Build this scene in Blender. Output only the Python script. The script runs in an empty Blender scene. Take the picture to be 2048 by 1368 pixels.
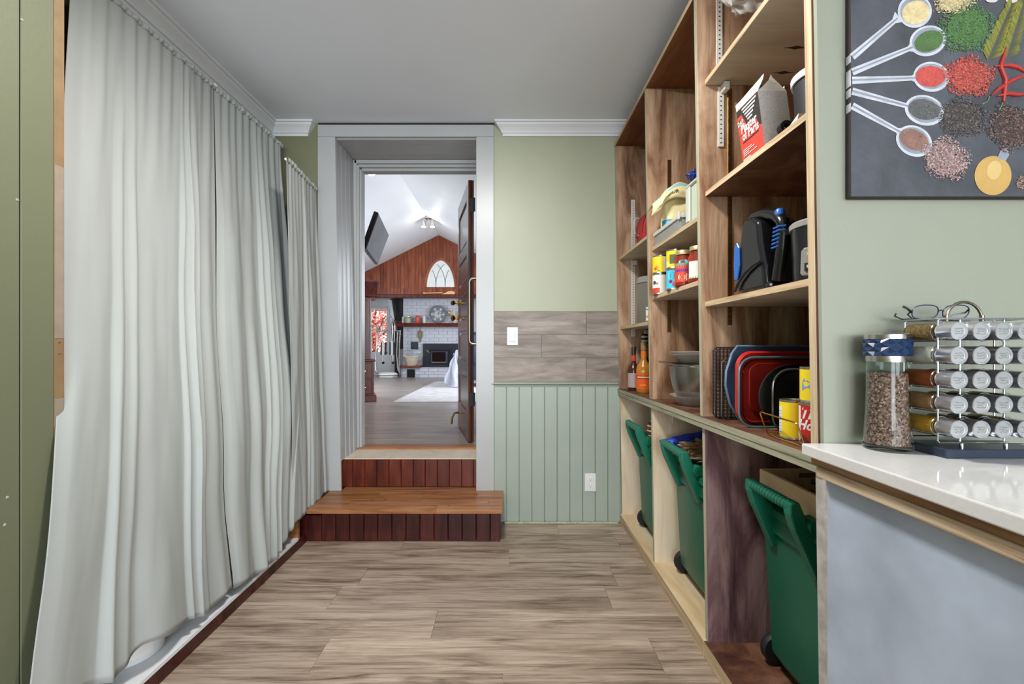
import bpy, math, random
from mathutils import Vector, Matrix, noise as mnoise
R = random.Random(7)
SC = bpy.context.scene
COL = SC.collection

# ------------------------------------------------------------------ camera, world, lights, exposure
F = 910.0            # focal length in pixels of the 2048 x 1368 frame
PX, PY = 1018.0, 692.0
CH = 1.12            # eye height
cam_d = bpy.data.cameras.new('camera'); cam = bpy.data.objects.new('camera', cam_d); COL.objects.link(cam)
cam.location = (0, 0, CH); cam.rotation_euler = (math.pi/2, 0, 0)
cam_d.sensor_width = 36; cam_d.lens = F/2048*36
cam_d.shift_x = (1024-PX)/2048; cam_d.shift_y = (PY-684)/2048
cam_d.clip_start = .02; cam_d.clip_end = 200
SC.camera = cam
SC.view_settings.view_transform = 'Standard'
SC.view_settings.look = 'None'
SC.view_settings.gamma = 1.0
SC.view_settings.use_curve_mapping = False
SC.view_settings.exposure = -0.36

w = bpy.data.worlds.new('sky'); SC.world = w; w.use_nodes = True
w.node_tree.nodes['Background'].inputs[0].default_value = (.86, .93, 1.0, 1)
w.node_tree.nodes['Background'].inputs[1].default_value = 3.2

def area(name, loc, target, sx, sy, power, color):
    l = bpy.data.lights.new(name, 'AREA'); l.shape = 'RECTANGLE'; l.size = sx; l.size_y = sy
    l.energy = power; l.color = color
    o = bpy.data.objects.new(name, l); COL.objects.link(o); o.location = loc
    o.rotation_euler = (Vector(target)-Vector(loc)).to_track_quat('-Z', 'Y').to_euler()
    return o
def point(name, loc, r, power, color):
    l = bpy.data.lights.new(name, 'POINT'); l.shadow_soft_size = r; l.energy = power; l.color = color
    o = bpy.data.objects.new(name, l); COL.objects.link(o); o.location = loc; return o
area('kitchen_fill_light', (2.3, -4.6, 1.5), (.2, 2.0, 1.1), 2.0, 1.3, 190, (.84, .92, 1.0))  # added area fill behind the camera, right; no window is built there
area('rear_fill_light', (-.1, -4.6, 1.6), (-.1, 2.4, 1.6), 2.0, 1.7, 265, (.88, .94, 1.0))  # added broad soft fill from behind the camera
area('hall_ceiling_lamp', (-.2, 1.25, 2.49), (-.2, 1.25, 0), .26, .26, 64, (1.0, .98, .95))
area('living_fill_right', (.75, 7.4, 1.9), (-2, 7.4, 1.2), 3.0, 1.3, 140, (.86, .92, 1.0))  # added fill out of view; the right wall has no window
area('living_fill_left', (-3.5, 7.6, 1.7), (0, 7.6, 1.4), 2.0, 1.2, 100, (.82, .90, 1.0))  # added fill out of view on the left, no window behind it

# ------------------------------------------------------------------ helpers
def lin(c):
    c = c/255.0
    return c/12.92 if c <= .04045 else ((c+.055)/1.055)**2.4
def rgb(*c):
    if len(c) == 1: c = c[0]
    return (lin(c[0]), lin(c[1]), lin(c[2]), 1)
def P(u, v, Y):      # point of the frame at depth Y
    return ((u-PX)*Y/F, Y, CH-(v-PY)*Y/F)
def XP(u, v, X):     # ... on the plane x = X
    return P(u, v, X*F/(u-PX))
def ZP(u, v, Z):     # ... on the plane z = Z
    return P(u, v, (CH-Z)*F/(v-PY))

def nt(name):
    m = bpy.data.materials.new(name); m.use_nodes = True
    t = m.node_tree; b = t.nodes['Principled BSDF']
    return m, t, b
def N(t, typ, **kw):
    n = t.nodes.new(typ)
    for k, v in kw.items(): setattr(n, k, v)
    return n
def ramp(t, fac, stops):
    r = N(t, 'ShaderNodeValToRGB'); e = r.color_ramp.elements
    while len(e) < len(stops): e.new(.5)
    for k, (p, c) in enumerate(stops): e[k].position = p; e[k].color = c
    t.links.new(fac, r.inputs[0]); return r.outputs[0]
def coords(t, scale=(1, 1, 1), rnd=True, rot=(0, 0, 0)):
    tc = N(t, 'ShaderNodeTexCoord'); out = tc.outputs['Object']
    if rnd:
        oi = N(t, 'ShaderNodeObjectInfo'); mu = N(t, 'ShaderNodeMath', operation='MULTIPLY'); mu.inputs[1].default_value = 37
        t.links.new(oi.outputs['Random'], mu.inputs[0])
        va = N(t, 'ShaderNodeVectorMath', operation='ADD'); t.links.new(out, va.inputs[0]); t.links.new(mu.outputs[0], va.inputs[1]); out = va.outputs[0]
    mp = N(t, 'ShaderNodeMapping'); mp.inputs['Scale'].default_value = scale; mp.inputs['Rotation'].default_value = rot
    t.links.new(out, mp.inputs[0]); return mp.outputs[0]
def nz(t, vec, scale, detail=4, rough=.55, dist=0):
    n = N(t, 'ShaderNodeTexNoise'); n.inputs['Scale'].default_value = scale; n.inputs['Detail'].default_value = detail
    n.inputs['Roughness'].default_value = rough; n.inputs['Distortion'].default_value = dist
    t.links.new(vec, n.inputs['Vector']); return n.outputs['Fac']
def bumpn(t, b, h, strength=.2, dist=.01):
    n = N(t, 'ShaderNodeBump'); n.inputs['Strength'].default_value = strength; n.inputs['Distance'].default_value = dist
    t.links.new(h, n.inputs['Height']); t.links.new(n.outputs[0], b.inputs['Normal'])
def mixc(t, a, bb, fac, mode='MULTIPLY'):
    m = N(t, 'ShaderNodeMix', data_type='RGBA', blend_type=mode)
    for s, v in ((0, fac), (6, a), (7, bb)):
        if hasattr(v, 'is_linked') or hasattr(v, 'links'): t.links.new(v, m.inputs[s])
        else: m.inputs[s].default_value = v
    return m.outputs[2]

def plain(name, c, rough=.5, metal=0, var=.06, vs=6, bump=0, bs=60, spec=.5, emit=0):
    m, t, b = nt(name); b.inputs['Roughness'].default_value = rough; b.inputs['Metallic'].default_value = metal
    b.inputs['Specular IOR Level'].default_value = spec
    v = coords(t, rnd=False); f = nz(t, v, vs, 4)
    c = rgb(c); lo = tuple(max(0, x*(1-var)) for x in c[:3])+(1,); hi = tuple(min(1, x*(1+var)) for x in c[:3])+(1,)
    t.links.new(ramp(t, f, [(.3, lo), (.7, hi)]), b.inputs['Base Color'])
    if bump: bumpn(t, b, nz(t, v, bs, 3), bump, .004)
    if emit:
        b.inputs['Emission Color'].default_value = c; b.inputs['Emission Strength'].default_value = emit
    return m
def wood(name, stops, axis='Z', sc=1.0, rough=.5, bump=.12, stretch=10, blotch=.35, tone=.15, spec=.4, fine=.45, mid=0):
    m, t, b = nt(name); b.inputs['Roughness'].default_value = rough; b.inputs['Specular IOR Level'].default_value = spec
    s = [stretch*sc]*3; s['XYZ'.index(axis)] = 1.1*sc
    v = coords(t, tuple(s)); f = nz(t, v, 1.5, 8, .62, .9)
    col = ramp(t, f, [(p, rgb(c)) for p, c in stops])
    s2 = [95*sc]*3; s2['XYZ'.index(axis)] = 3.5*sc
    v2 = coords(t, tuple(s2)); g = nz(t, v2, 1.6, 5, .7, .3)
    gl = ramp(t, g, [(.3, (.45, .42, .4, 1)), (.62, (1, 1, 1, 1))])
    col = mixc(t, col, gl, fine)
    if mid:
        s4 = [42*sc]*3; s4['XYZ'.index(axis)] = 1.5*sc
        ml = ramp(t, nz(t, coords(t, tuple(s4)), 1.2, 6, .68, .25), [(.36, (.42, .39, .36, 1)), (.47, (.86, .85, .84, 1)), (.60, (1.06, 1.06, 1.06, 1))])
        col = mixc(t, col, ml, mid)
    s3 = [2.6]*3; s3['XYZ'.index(axis)] = 1.1
    bl = ramp(t, nz(t, coords(t, tuple(s3)), 1.3, 3, .5, .5), [(.35, (.5, .46, .44, 1)), (.65, (1.0, 1.0, 1.0, 1))])
    col = mixc(t, col, bl, blotch)
    oi = N(t, 'ShaderNodeObjectInfo'); mr = N(t, 'ShaderNodeMapRange'); mr.inputs[3].default_value = 1-tone; mr.inputs[4].default_value = 1+tone*.6
    t.links.new(oi.outputs['Random'], mr.inputs[0]); cr = N(t, 'ShaderNodeCombineColor')
    for k in range(3): t.links.new(mr.outputs[0], cr.inputs[k])
    col = mixc(t, col, cr.outputs[0], 1.0)
    t.links.new(col, b.inputs['Base Color'])
    if bump: bumpn(t, b, g, bump, .002)
    return m
def glass(name, c=(240, 248, 246), rough=.02, ior=1.3, alpha=None):
    m, t, b = nt(name); b.inputs['Base Color'].default_value = rgb(c); b.inputs['Roughness'].default_value = rough
    b.inputs['Transmission Weight'].default_value = 1.0; b.inputs['IOR'].default_value = ior
    if alpha is not None: b.inputs['Alpha'].default_value = alpha
    return m
def thinglass(name, c, alpha):
    m, t, b = nt(name); b.inputs['Base Color'].default_value = rgb(c); b.inputs['Roughness'].default_value = .06; b.inputs['Alpha'].default_value = alpha
    return m
def speckle(name, cols, scale, rough=.6, bump=.5):
    m, t, b = nt(name); b.inputs['Roughness'].default_value = rough
    vo = N(t, 'ShaderNodeTexVoronoi'); vo.inputs['Scale'].default_value = scale; t.links.new(coords(t, rnd=False), vo.inputs['Vector'])
    sp = N(t, 'ShaderNodeSeparateColor'); t.links.new(vo.outputs['Color'], sp.inputs[0])
    n = len(cols); col = ramp(t, sp.outputs[0], [((i+.5)/n, rgb(c)) for i, c in enumerate(cols)])
    t.links.new(col, b.inputs['Base Color'])
    iv = N(t, 'ShaderNodeMath', operation='MULTIPLY'); iv.inputs[1].default_value = -1; t.links.new(vo.outputs['Distance'], iv.inputs[0])
    if bump: bumpn(t, b, iv.outputs[0], bump, .003)
    return m

class M:
    """collects faces, then links them as ONE mesh object"""
    def __init__(s): s.v = []; s.f = []; s.m = []
    def add(s, vs, fs, mi=0):
        o = len(s.v); s.v += [tuple(p) for p in vs]
        for k, f in enumerate(fs):
            s.f.append([o+i for i in f]); s.m.append(mi[k] if isinstance(mi, (list, tuple)) else mi)
        return s
    def box(s, x0, x1, y0, y1, z0, z1, mi=0, sh=0.0, zc=0.0):
        # faces: -x, +x, -y, +y, -z, +z ; sh shears x with height
        q = lambda x, z: x+sh*(z-zc)
        vs = [(q(x, z), y, z) for z in (z0, z1) for y in (y0, y1) for x in (x0, x1)]
        fs = [(0, 4, 6, 2), (1, 3, 7, 5), (0, 1, 5, 4), (2, 6, 7, 3), (0, 2, 3, 1), (4, 5, 7, 6)]
        return s.add(vs, fs, mi)
    def hexa(s, p, mi=0):     # p: 8 points bottom ring 4 then top ring 4
        return s.add(p, [(3, 2, 1, 0), (4, 5, 6, 7), (0, 1, 5, 4), (1, 2, 6, 5), (2, 3, 7, 6), (3, 0, 4, 7)], mi)
    def prism(s, pts, vec, mi=0):
        n = len(pts); vec = Vector(vec); a = [Vector(p) for p in pts]; b = [p+vec for p in a]
        fs = [tuple(range(n))[::-1], tuple(range(n, 2*n))]+[(i, (i+1) % n, n+(i+1) % n, n+i) for i in range(n)]
        return s.add(a+b, fs, mi)
    def tube(s, pts, r, n=8, mi=0, closed=False, caps=True):
        pts = [Vector(p) for p in pts]; k = len(pts); rings = []; prev = None
        for i, p in enumerate(pts):
            if closed: d = pts[(i+1) % k]-pts[i-1]
            else: d = pts[min(i+1, k-1)]-pts[max(i-1, 0)]
            d.normalize()
            if prev is None:
                up = Vector((0, 0, 1)) if abs(d.z) < .9 else Vector((1, 0, 0))
                a = d.cross(up).normalized()
            else:
                a = (prev-d*prev.dot(d)); a = a.normalized() if a.length > 1e-6 else d.orthogonal().normalized()
            prev = a; b = d.cross(a); rr = r[i] if isinstance(r, (list, tuple)) else r
            rings.append([p+(a*math.cos(t)+b*math.sin(t))*rr for t in [2*math.pi*j/n for j in range(n)]])
        vs = [q for g in rings for q in g]; fs = []
        for i in range(k if closed else k-1):
            i2 = (i+1) % k
            for j in range(n): fs.append((i*n+j, i*n+(j+1) % n, i2*n+(j+1) % n, i2*n+j))
        if caps and not closed: fs += [tuple(range(n))[::-1], tuple(range((k-1)*n, k*n))]
        return s.add(vs, fs, mi)
    def lathe(s, prof, c=(0, 0, 0), n=24, mi=0, axis='Z', a0=0, a1=2*math.pi, sx=1, sy=1):
        full = abs(a1-a0-2*math.pi) < 1e-6; k = n if full else n+1; c = Vector(c); vs = []
        for (r, h) in prof:
            for j in range(k):
                t = a0+(a1-a0)*j/n; x, y = r*math.cos(t)*sx, r*math.sin(t)*sy
                q = (x, y, h) if axis == 'Z' else ((x, h, -y) if axis == 'Y' else (h, x, y))
                vs.append(c+Vector(q))
        fs = []; ms = []
        for i in range(len(prof)-1):
            for j in range(k if full else k-1):
                fs.append((i*k+j, i*k+(j+1) % k, (i+1)*k+(j+1) % k, (i+1)*k+j)); ms.append(mi[i] if isinstance(mi, (list, tuple)) else mi)
        return s.add(vs, fs, ms)
    def grid(s, fn, nu, nv, mi=0):
        vs = [fn(i/nu, j/nv) for j in range(nv+1) for i in range(nu+1)]
        fs = [(j*(nu+1)+i, j*(nu+1)+i+1, (j+1)*(nu+1)+i+1, (j+1)*(nu+1)+i) for j in range(nv) for i in range(nu)]
        return s.add(vs, fs, mi)
    def blob(s, c, rad, n=20, amp=.15, fr=2.0, seed=0, mi=0, flat=None, sharp=False):
        c = Vector(c); rad = Vector(rad); vs = []
        for j in range(n+1):
            th = math.pi*j/n
            for i in range(2*n):
                ph = math.pi*i/n; d = Vector((math.sin(th)*math.cos(ph), math.sin(th)*math.sin(ph), math.cos(th)))
                q = d*fr+Vector((seed*7.3, seed*1.7, 0)); h = mnoise.noise(q)
                if sharp: h = abs(h)*2-.4+.5*abs(mnoise.noise(q*2.3))
                k = 1+amp*h; p = Vector((d.x*rad.x, d.y*rad.y, d.z*rad.z))*k
                if flat is not None: p.z = max(p.z, flat)
                vs.append(c+p)
        w2 = 2*n; fs = [(j*w2+i, (j+1)*w2+i, (j+1)*w2+(i+1) % w2, j*w2+(i+1) % w2) for j in range(n) for i in range(w2)]
        return s.add(vs, fs, mi)
    def build(s, name, mats, parent=None, smooth=False, bevel=0, seg=1, solid=0, local=False, ang=35, origin=None, kind=None):
        mats = mats if isinstance(mats, (list, tuple)) else [mats]
        if parent is None and origin is None and not local:
            xs = [p[0] for p in s.v]; ys = [p[1] for p in s.v]; zs = [p[2] for p in s.v]
            origin = ((min(xs)+max(xs))/2, (min(ys)+max(ys))/2, min(zs))
        if parent is not None and not local:
            r = parent
            while r.parent: r = r.parent
            origin = tuple(r.location)
        o3 = origin or (0, 0, 0)
        me = bpy.data.meshes.new(name); me.from_pydata([(p[0]-o3[0], p[1]-o3[1], p[2]-o3[2]) for p in s.v], [], s.f)
        for mm in mats: me.materials.append(mm)
        me.polygons.foreach_set('material_index', s.m)
        me.update()
        import bmesh
        bm = bmesh.new(); bm.from_mesh(me); bmesh.ops.remove_doubles(bm, verts=bm.verts, dist=1e-6) if smooth else None
        bmesh.ops.recalc_face_normals(bm, faces=bm.faces); bm.to_mesh(me); bm.free()
        if smooth:
            me.polygons.foreach_set('use_smooth', [True]*len(me.polygons)); me.set_sharp_from_angle(angle=math.radians(ang))
        o = bpy.data.objects.new(name, me); COL.objects.link(o)
        if parent is not None: o.parent = parent
        else: o.location = o3
        if bevel:
            b = o.modifiers.new('bevel', 'BEVEL'); b.width = bevel; b.segments = seg; b.limit_method = 'ANGLE'; b.angle_limit = math.radians(40)
        if solid:
            b = o.modifiers.new('solid', 'SOLIDIFY'); b.thickness = solid; b.offset = 0
        if kind: o['kind'] = kind
        return o
def B(x0, x1, y0, y1, z0, z1, mi=0, sh=0.0, zc=0.0): return M().box(x0, x1, y0, y1, z0, z1, mi, sh, zc)
def tag(o, label=None, cat=None, group=None, kind=None):
    if label: o['label'] = label
    if cat: o['category'] = cat
    if group: o['group'] = group
    if kind: o['kind'] = kind
    return o
def thing(name, label, cat, loc=(0, 0, 0), rz=0, group=None):
    o = bpy.data.objects.new(name, None); COL.objects.link(o); o.location = loc; o.rotation_euler = (0, 0, rz)
    o.empty_display_size = .05
    return tag(o, label, cat, group)
def struct(o): o['kind'] = 'structure'; return o
def dup(root, loc, label=None, rz=None):
    r = root.copy(); COL.objects.link(r); r.location = loc
    if rz is not None: r.rotation_euler = (0, 0, rz)
    if label: r['label'] = label
    for ch in list(root.children):
        c = ch.copy(); COL.objects.link(c); c.parent = r
        for g in ch.children:
            d = g.copy(); COL.objects.link(d); d.parent = c
    return r
def text(body, size, mat, parent, fn, name='lettering', align='CENTER', sx=1.0, shear=0.0, off=0.0):
    """flat print: glyph outlines laid on a surface by fn(x, y) -> point"""
    cu = bpy.data.curves.new('t', 'FONT'); cu.body = body; cu.size = size; cu.align_x = align; cu.align_y = 'CENTER'; cu.resolution_u = 2
    cu.shear = shear; cu.offset = off
    to = bpy.data.objects.new('t', cu); COL.objects.link(to)
    dg = bpy.context.evaluated_depsgraph_get(); me = to.evaluated_get(dg).to_mesh()
    m = M(); m.add([fn(v.co.x*sx, v.co.y) for v in me.vertices], [tuple(p.vertices) for p in me.polygons])
    to.evaluated_get(dg).to_mesh_clear(); bpy.data.objects.remove(to); bpy.data.curves.remove(cu)
    return m.build(name, mat, parent)
def cyl_fn(c, r, ang, z):     # wraps print round a standing cylinder, ang = direction it faces
    return lambda x, y: (c[0]+r*math.cos(ang+x/r), c[1]+r*math.sin(ang+x/r), z+y)

# ------------------------------------------------------------------ materials
MT = {}
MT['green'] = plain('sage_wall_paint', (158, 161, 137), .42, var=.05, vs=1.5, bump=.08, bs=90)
MT['green_dark'] = plain('shaded_sage_paint', (118, 119, 90), .45, var=.05, vs=1.5, bump=.08, bs=90)  # same sage paint, darkened in colour for the dim left side
MT['green_toned'] = plain('light_toned_sage_paint', (146, 148, 132), .45, var=.05, vs=1.5, bump=.08, bs=90)  # same sage paint again, its colour adjusted to the light on the right wall
MT['bead'] = plain('grey_green_paint', (152, 162, 150), .45, var=.04, vs=3, bump=.05)
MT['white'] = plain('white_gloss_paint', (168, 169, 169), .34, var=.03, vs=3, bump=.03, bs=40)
MT['white_m'] = plain('white_paint', (215, 216, 217), .5, var=.03, vs=2)
MT['ceil'] = plain('ceiling_paint', (234, 239, 248), .55, var=.02, vs=2, bump=.05, bs=200)
MT['floor'] = wood('grey_brown_laminate', [(.30, (98, 80, 66)), (.40, (156, 137, 118)), (.54, (188, 169, 150)), (.72, (198, 181, 163))], 'X', 1.2, .42, .12, 9, .4, .10, fine=.6, mid=.75)
MT['raw'] = plain('raw_timber_end', (128, 102, 72), .65, 0, .12, 20)
MT['filler'] = plain('wood_filler', (138, 124, 108), .7, 0, .08, 30)
MT['green_shaded_l'] = plain('shaded_sage_left_wall', (103, 106, 82), .45, var=.05, vs=1.5, bump=.08, bs=90)  # sage paint darkened further; the left wall's weak light is in the colour
MT['floor2'] = wood('grey_laminate', [(.32, (134, 124, 118)), (.5, (160, 150, 143)), (.7, (176, 168, 162))], 'X', 1.0, .3, .05, 8, .2, .08, fine=.35)
MT['stain'] = wood('brown_stained_plywood', [(.28, (96, 60, 42)), (.40, (152, 112, 82)), (.52, (194, 156, 124)), (.70, (220, 190, 160))], 'Z', 1.2, .55, .15, 6, .5, .1, fine=.5, mid=.35)
MT['stain_dk'] = wood('dark_stained_plywood', [(.28, (62, 34, 24)), (.45, (98, 62, 46)), (.6, (126, 88, 66)), (.76, (146, 108, 88))], 'Z', .9, .5, .15, 6, .55, .1, fine=.5)
MT['stain_or'] = wood('orange_brown_plywood', [(.3, (98, 54, 24)), (.5, (134, 80, 42)), (.72, (160, 106, 62))], 'Y', .9, .55, .1, 6, .4, .05)
MT['stain_pu'] = wood('purple_brown_plywood', [(.28, (52, 30, 34)), (.42, (104, 74, 76)), (.56, (152, 122, 120)), (.74, (184, 160, 158))], 'Z', 1.1, .5, .15, 5, .5, .05, fine=.4, mid=.35)
MT['ply_un'] = wood('pale_plywood_underside', [(.3, (176, 166, 146)), (.55, (204, 194, 172)), (.75, (216, 208, 188))], 'X', .8, .6, .05, 6, .15, .04, fine=.15)
MT['ply_edge'] = wood('plywood_edge', [(.3, (150, 124, 94)), (.5, (196, 172, 138)), (.7, (216, 196, 164))], 'Y', 1.4, .6, .1, 26, .1, .04, fine=.3)
MT['ply_v'] = wood('plywood_edge_upright', [(.3, (160, 136, 104)), (.5, (196, 174, 140)), (.7, (214, 196, 166))], 'Z', 1.4, .6, .1, 30, .1, .04, fine=.3)
MT['edge_sage'] = wood('sage_painted_edge', [(.3, (142, 142, 118)), (.5, (172, 170, 146)), (.7, (188, 184, 158))], 'Z', 1.2, .55, .1, 18, .1, .02, fine=.25)
MT['mid_edge'] = wood('mid_board_edge', [(.28, (98, 98, 78)), (.45, (156, 154, 130)), (.7, (180, 177, 154))], 'Y', 1.0, .55, .12, 30, .1, .02, fine=.3)
MT['pine'] = wood('pale_pine', [(.3, (196, 170, 136)), (.5, (222, 204, 178)), (.7, (232, 220, 202))], 'Z', .7, .55, .04, 6, .12, .03, fine=.12)
MT['pine_y'] = wood('pale_pine_board', [(.3, (196, 164, 122)), (.5, (222, 198, 160)), (.7, (232, 214, 184))], 'Y', .7, .5, .04, 6, .12, .03, fine=.12)
MT['tread'] = wood('orange_oak', [(.3, (122, 72, 38)), (.5, (158, 104, 62)), (.7, (182, 132, 88))], 'X', 1.2, .35, .08, 10, .3, .16, fine=.35)
MT['riser'] = wood('red_stained_board', [(.3, (58, 18, 14)), (.5, (96, 38, 22)), (.72, (126, 58, 34))], 'Z', 1.2, .32, .12, 8, .45, .16, fine=.4)
MT['riser_dk'] = wood('dark_red_board', [(.3, (42, 12, 14)), (.5, (72, 26, 22)), (.72, (96, 42, 34))], 'Z', 1.2, .32, .12, 8, .45, .18, fine=.4)
MT['cedar'] = wood('red_cedar', [(.3, (104, 46, 24)), (.5, (138, 68, 38)), (.72, (160, 88, 54))], 'Z', 1.0, .4, .05, 6, .3, .22, fine=.3)
MT['mahog'] = wood('mahogany', [(.3, (70, 28, 26)), (.5, (104, 48, 42)), (.72, (126, 66, 58))], 'Z', 1.0, .3, .03, 8, .2, .04, fine=.2)
MT['door'] = wood('dark_varnished_wood', [(.3, (50, 24, 18)), (.5, (86, 44, 30)), (.72, (118, 68, 46))], 'Z', 1.0, .22, .05, 8, .3, .04, fine=.25, spec=.7)
MT['wtile'] = wood('grey_wood_tile', [(.28, (98, 88, 80)), (.45, (134, 122, 112)), (.58, (156, 144, 134)), (.75, (172, 162, 154))], 'X', 1.5, .45, .1, 6, .3, .1, fine=.5)
MT['sill'] = plain('worn_cream_paint', (206, 192, 172), .6, var=.12, vs=14, bump=.15, bs=70)
MT['fabric'] = plain('grey_curtain_cloth', (163, 166, 163), .9, var=.015, vs=4, bump=.12, bs=900, spec=.15)
MT['quartz'] = plain('white_quartz', (204, 202, 200), .09, var=.03, vs=120)
MT['blue_pan'] = plain('cool_light_panel', (160, 170, 186), .6, var=.2, vs=5, bump=.06, bs=25)  # blue tint puts the cool light on the panel into its colour
MT['worn'] = plain('worn_white_paint', (176, 172, 168), .6, var=.22, vs=30, bump=.3, bs=60)
MT['nickel'] = plain('brushed_nickel', (132, 124, 112), .38, 1, .05)
MT['steel'] = plain('stainless_steel', (196, 192, 188), .22, 1, .08, 10)
MT['chrome'] = plain('chrome_wire', (205, 208, 215), .15, 1, .02)
MT['brass'] = plain('polished_brass', (206, 158, 84), .18, 1, .03)
MT['brass_m'] = plain('aged_brass', (138, 100, 52), .4, 1, .1)
MT['black'] = plain('black_plastic', (20, 20, 22), .2, 0, .1)
MT['black_m'] = plain('matt_black', (26, 26, 30), .6, 0, .1)
MT['dark'] = plain('dark_slot', (14, 12, 10), .8)
MT['navy'] = plain('navy_plastic', (26, 48, 82), .2, 0, .05)
MT['blue'] = plain('blue_plastic', (34, 92, 168), .35)
MT['bin'] = plain('green_bin_plastic', (5, 90, 66), .36, 0, .10, 5, .08, 250)
MT['bin2'] = plain('green_bin_handle', (14, 106, 82), .4, 0, .08, 8, .06, 200)
MT['red_cl'] = plain('red_cloth', (170, 38, 34), .75, 0, .06, 12, .15, 400)
MT['red'] = plain('red_plastic', (192, 38, 32), .3, 0, .04)
MT['redp'] = plain('red_print', (204, 66, 52), .5)
MT['yellow'] = plain('yellow_print', (232, 206, 32), .4)
MT['whitep'] = plain('white_print', (226, 222, 216), .5)
MT['cream'] = plain('cream_paper', (236, 220, 164), .7, 0, .05, 12, .15, 60)
MT['teal'] = plain('teal_print', (44, 140, 170), .55)
MT['paleblue'] = plain('pale_blue_print', (150, 196, 208), .6)
MT['grey'] = plain('grey_plastic', (142, 142, 138), .45)
MT['greyl'] = plain('light_grey_plastic', (198, 200, 192), .4)
MT['tin'] = plain('tin_rim', (190, 184, 170), .3, 1)
MT['gold_lid'] = plain('gold_lid', (196, 178, 132), .35, .6)
MT['glass'] = glass('clear_glass', (236, 244, 240), .02, 1.25)
MT['ply_worn'] = wood('worn_counter_plywood', [(.28, (88, 64, 46)), (.42, (168, 142, 112)), (.55, (196, 176, 148)), (.72, (206, 190, 166))], 'Y', 1.0, .6, .2, 34, .35, .02, fine=.4, mid=.5)
MT['bowl'] = plain('bowl_steel', (150, 146, 140), .24, 1, .1, 8)
MT['glass_p'] = thinglass('pressed_glass', (196, 192, 184), .55)
MT['glass_t'] = glass('teal_tint_glass', (196, 226, 220), .02, 1.3)
MT['pane'] = glass('window_glass', (250, 252, 255), 0, 1.02)
MT['plastic_c'] = glass('clear_plastic', (225, 232, 226), .25, 1.1)
MT['paper_br'] = plain('kraft_paper', (150, 124, 94), .8, 0, .12, 10, .3, 40)
MT['box_gr'] = speckle('printed_small_text', [(178, 174, 172), (198, 192, 188), (150, 146, 146), (204, 198, 192)], 900, .6, 0)
MT['box_fl'] = plain('grey_white_card', (214, 204, 194), .6)
MT['charcoal'] = plain('charcoal_print', (48, 42, 40), .5)
MT['shelf_white'] = plain('white_metal_strip', (214, 210, 202), .4)
MT['brick'] = plain('white_painted_brick', (198, 200, 208), .6, 0, .06, 4, .2, 30)
MT['mortar'] = plain('white_mortar', (176, 178, 186), .8)
MT['iron'] = plain('black_iron', (30, 32, 44), .35, .2)

# ================================================================== THE ROOM
CZ = 2.53; YB = 2.89; LF = .395        # ceiling height, far wall, floor of the living room
# floor: underlay slab and laminate planks
floor = struct(B(-2.15, 3.6, -5.0, YB+.1, -.05, -.004).build('floor', MT['floor']))
plank_me = {}
def planks(parent, x0, x1, y0, y1, pitch, length, z, mat, offs, name='plank', top=.006):
    k = 0; y = y1
    while y-pitch >= y0-1e-6:
        o = offs[k % len(offs)]; x = x0-length+((o-x0) % length)
        while x < x1-.01:
            a, b = max(x, x0), min(x+length, x1)
            if b-a > .03:
                key = (round(b-a, 3), pitch, mat.name)
                if key not in plank_me:
                    q = B(0, b-a-.0012, 0, pitch-.0012, -top, 0).build(name, mat, parent, bevel=0, local=True)
                    plank_me[key] = q.data; ob = q
                else:
                    ob = bpy.data.objects.new(name, plank_me[key]); COL.objects.link(ob); ob.parent = parent
                ob.location = Vector((a, y-pitch, z))-parent.location
            x += length
        y -= pitch; k += 1
planks(floor, -1.16, .75, -.42, 2.605+.19*2-.1, .19, 1.22, 0, MT['floor'], [.3, .62, 0.0, .51, -.777, -.30, -.685, -.02, .45, -.5, .2, .7])
ceiling = struct(B(-1.6, 3.6, -5.0, YB, CZ, CZ+.1).build('ceiling', MT['ceil']))

# left wall near the camera: green panels, nail heads, raw timber end
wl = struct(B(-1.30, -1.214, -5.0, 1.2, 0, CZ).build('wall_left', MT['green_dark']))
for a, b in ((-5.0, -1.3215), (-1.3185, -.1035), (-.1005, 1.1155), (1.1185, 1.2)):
    B(-1.214, -1.2, a, b, 0, CZ).build('wall_panel', MT['green_shaded_l'], wl, bevel=.0015)
for u, v in ((35, 400), (15, 995), (10, 1050), (44, 40)):
    p = XP(u, v, -1.2); M().lathe([(.0, .0022), (.0025, .0018), (.0042, 0)], p, 10, axis='X').build('nail_head', MT['grey'], wl, smooth=True)
t = struct(B(-1.24, -1.2, 1.2, 1.2275, 0, CZ).build('trim_1', MT['raw']))
B(-1.2015, -1.1992, 1.2015, 1.226, 1.14, 1.60).build('filler_strip', MT['filler'], t)
B(-1.2015, -1.1992, 1.2015, 1.226, .3, .98).build('filler_strip', MT['filler'], t)
for z in (1.13, 1.10): M().lathe([(0, .002), (.003, 0)], (-1.2, 1.214, z), 8, axis='X').build('nail_head', MT['brass_m'], t)
# header wall over the closet, closet shell
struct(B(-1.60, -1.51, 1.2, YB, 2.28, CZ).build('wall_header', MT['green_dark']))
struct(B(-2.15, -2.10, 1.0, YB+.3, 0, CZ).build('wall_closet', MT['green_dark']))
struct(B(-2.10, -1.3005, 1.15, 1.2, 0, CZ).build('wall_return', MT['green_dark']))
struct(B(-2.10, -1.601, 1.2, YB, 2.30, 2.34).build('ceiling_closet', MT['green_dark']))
# kitchen side shell behind the camera
struct(B(-1.3, 3.6, -5.1, -5.0, 0, CZ).build('wall_rear', MT['green_toned']))
struct(B(3.6, 3.7, -5.1, 1.2, 0, CZ).build('wall_kitchen', MT['green_toned']))

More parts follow.
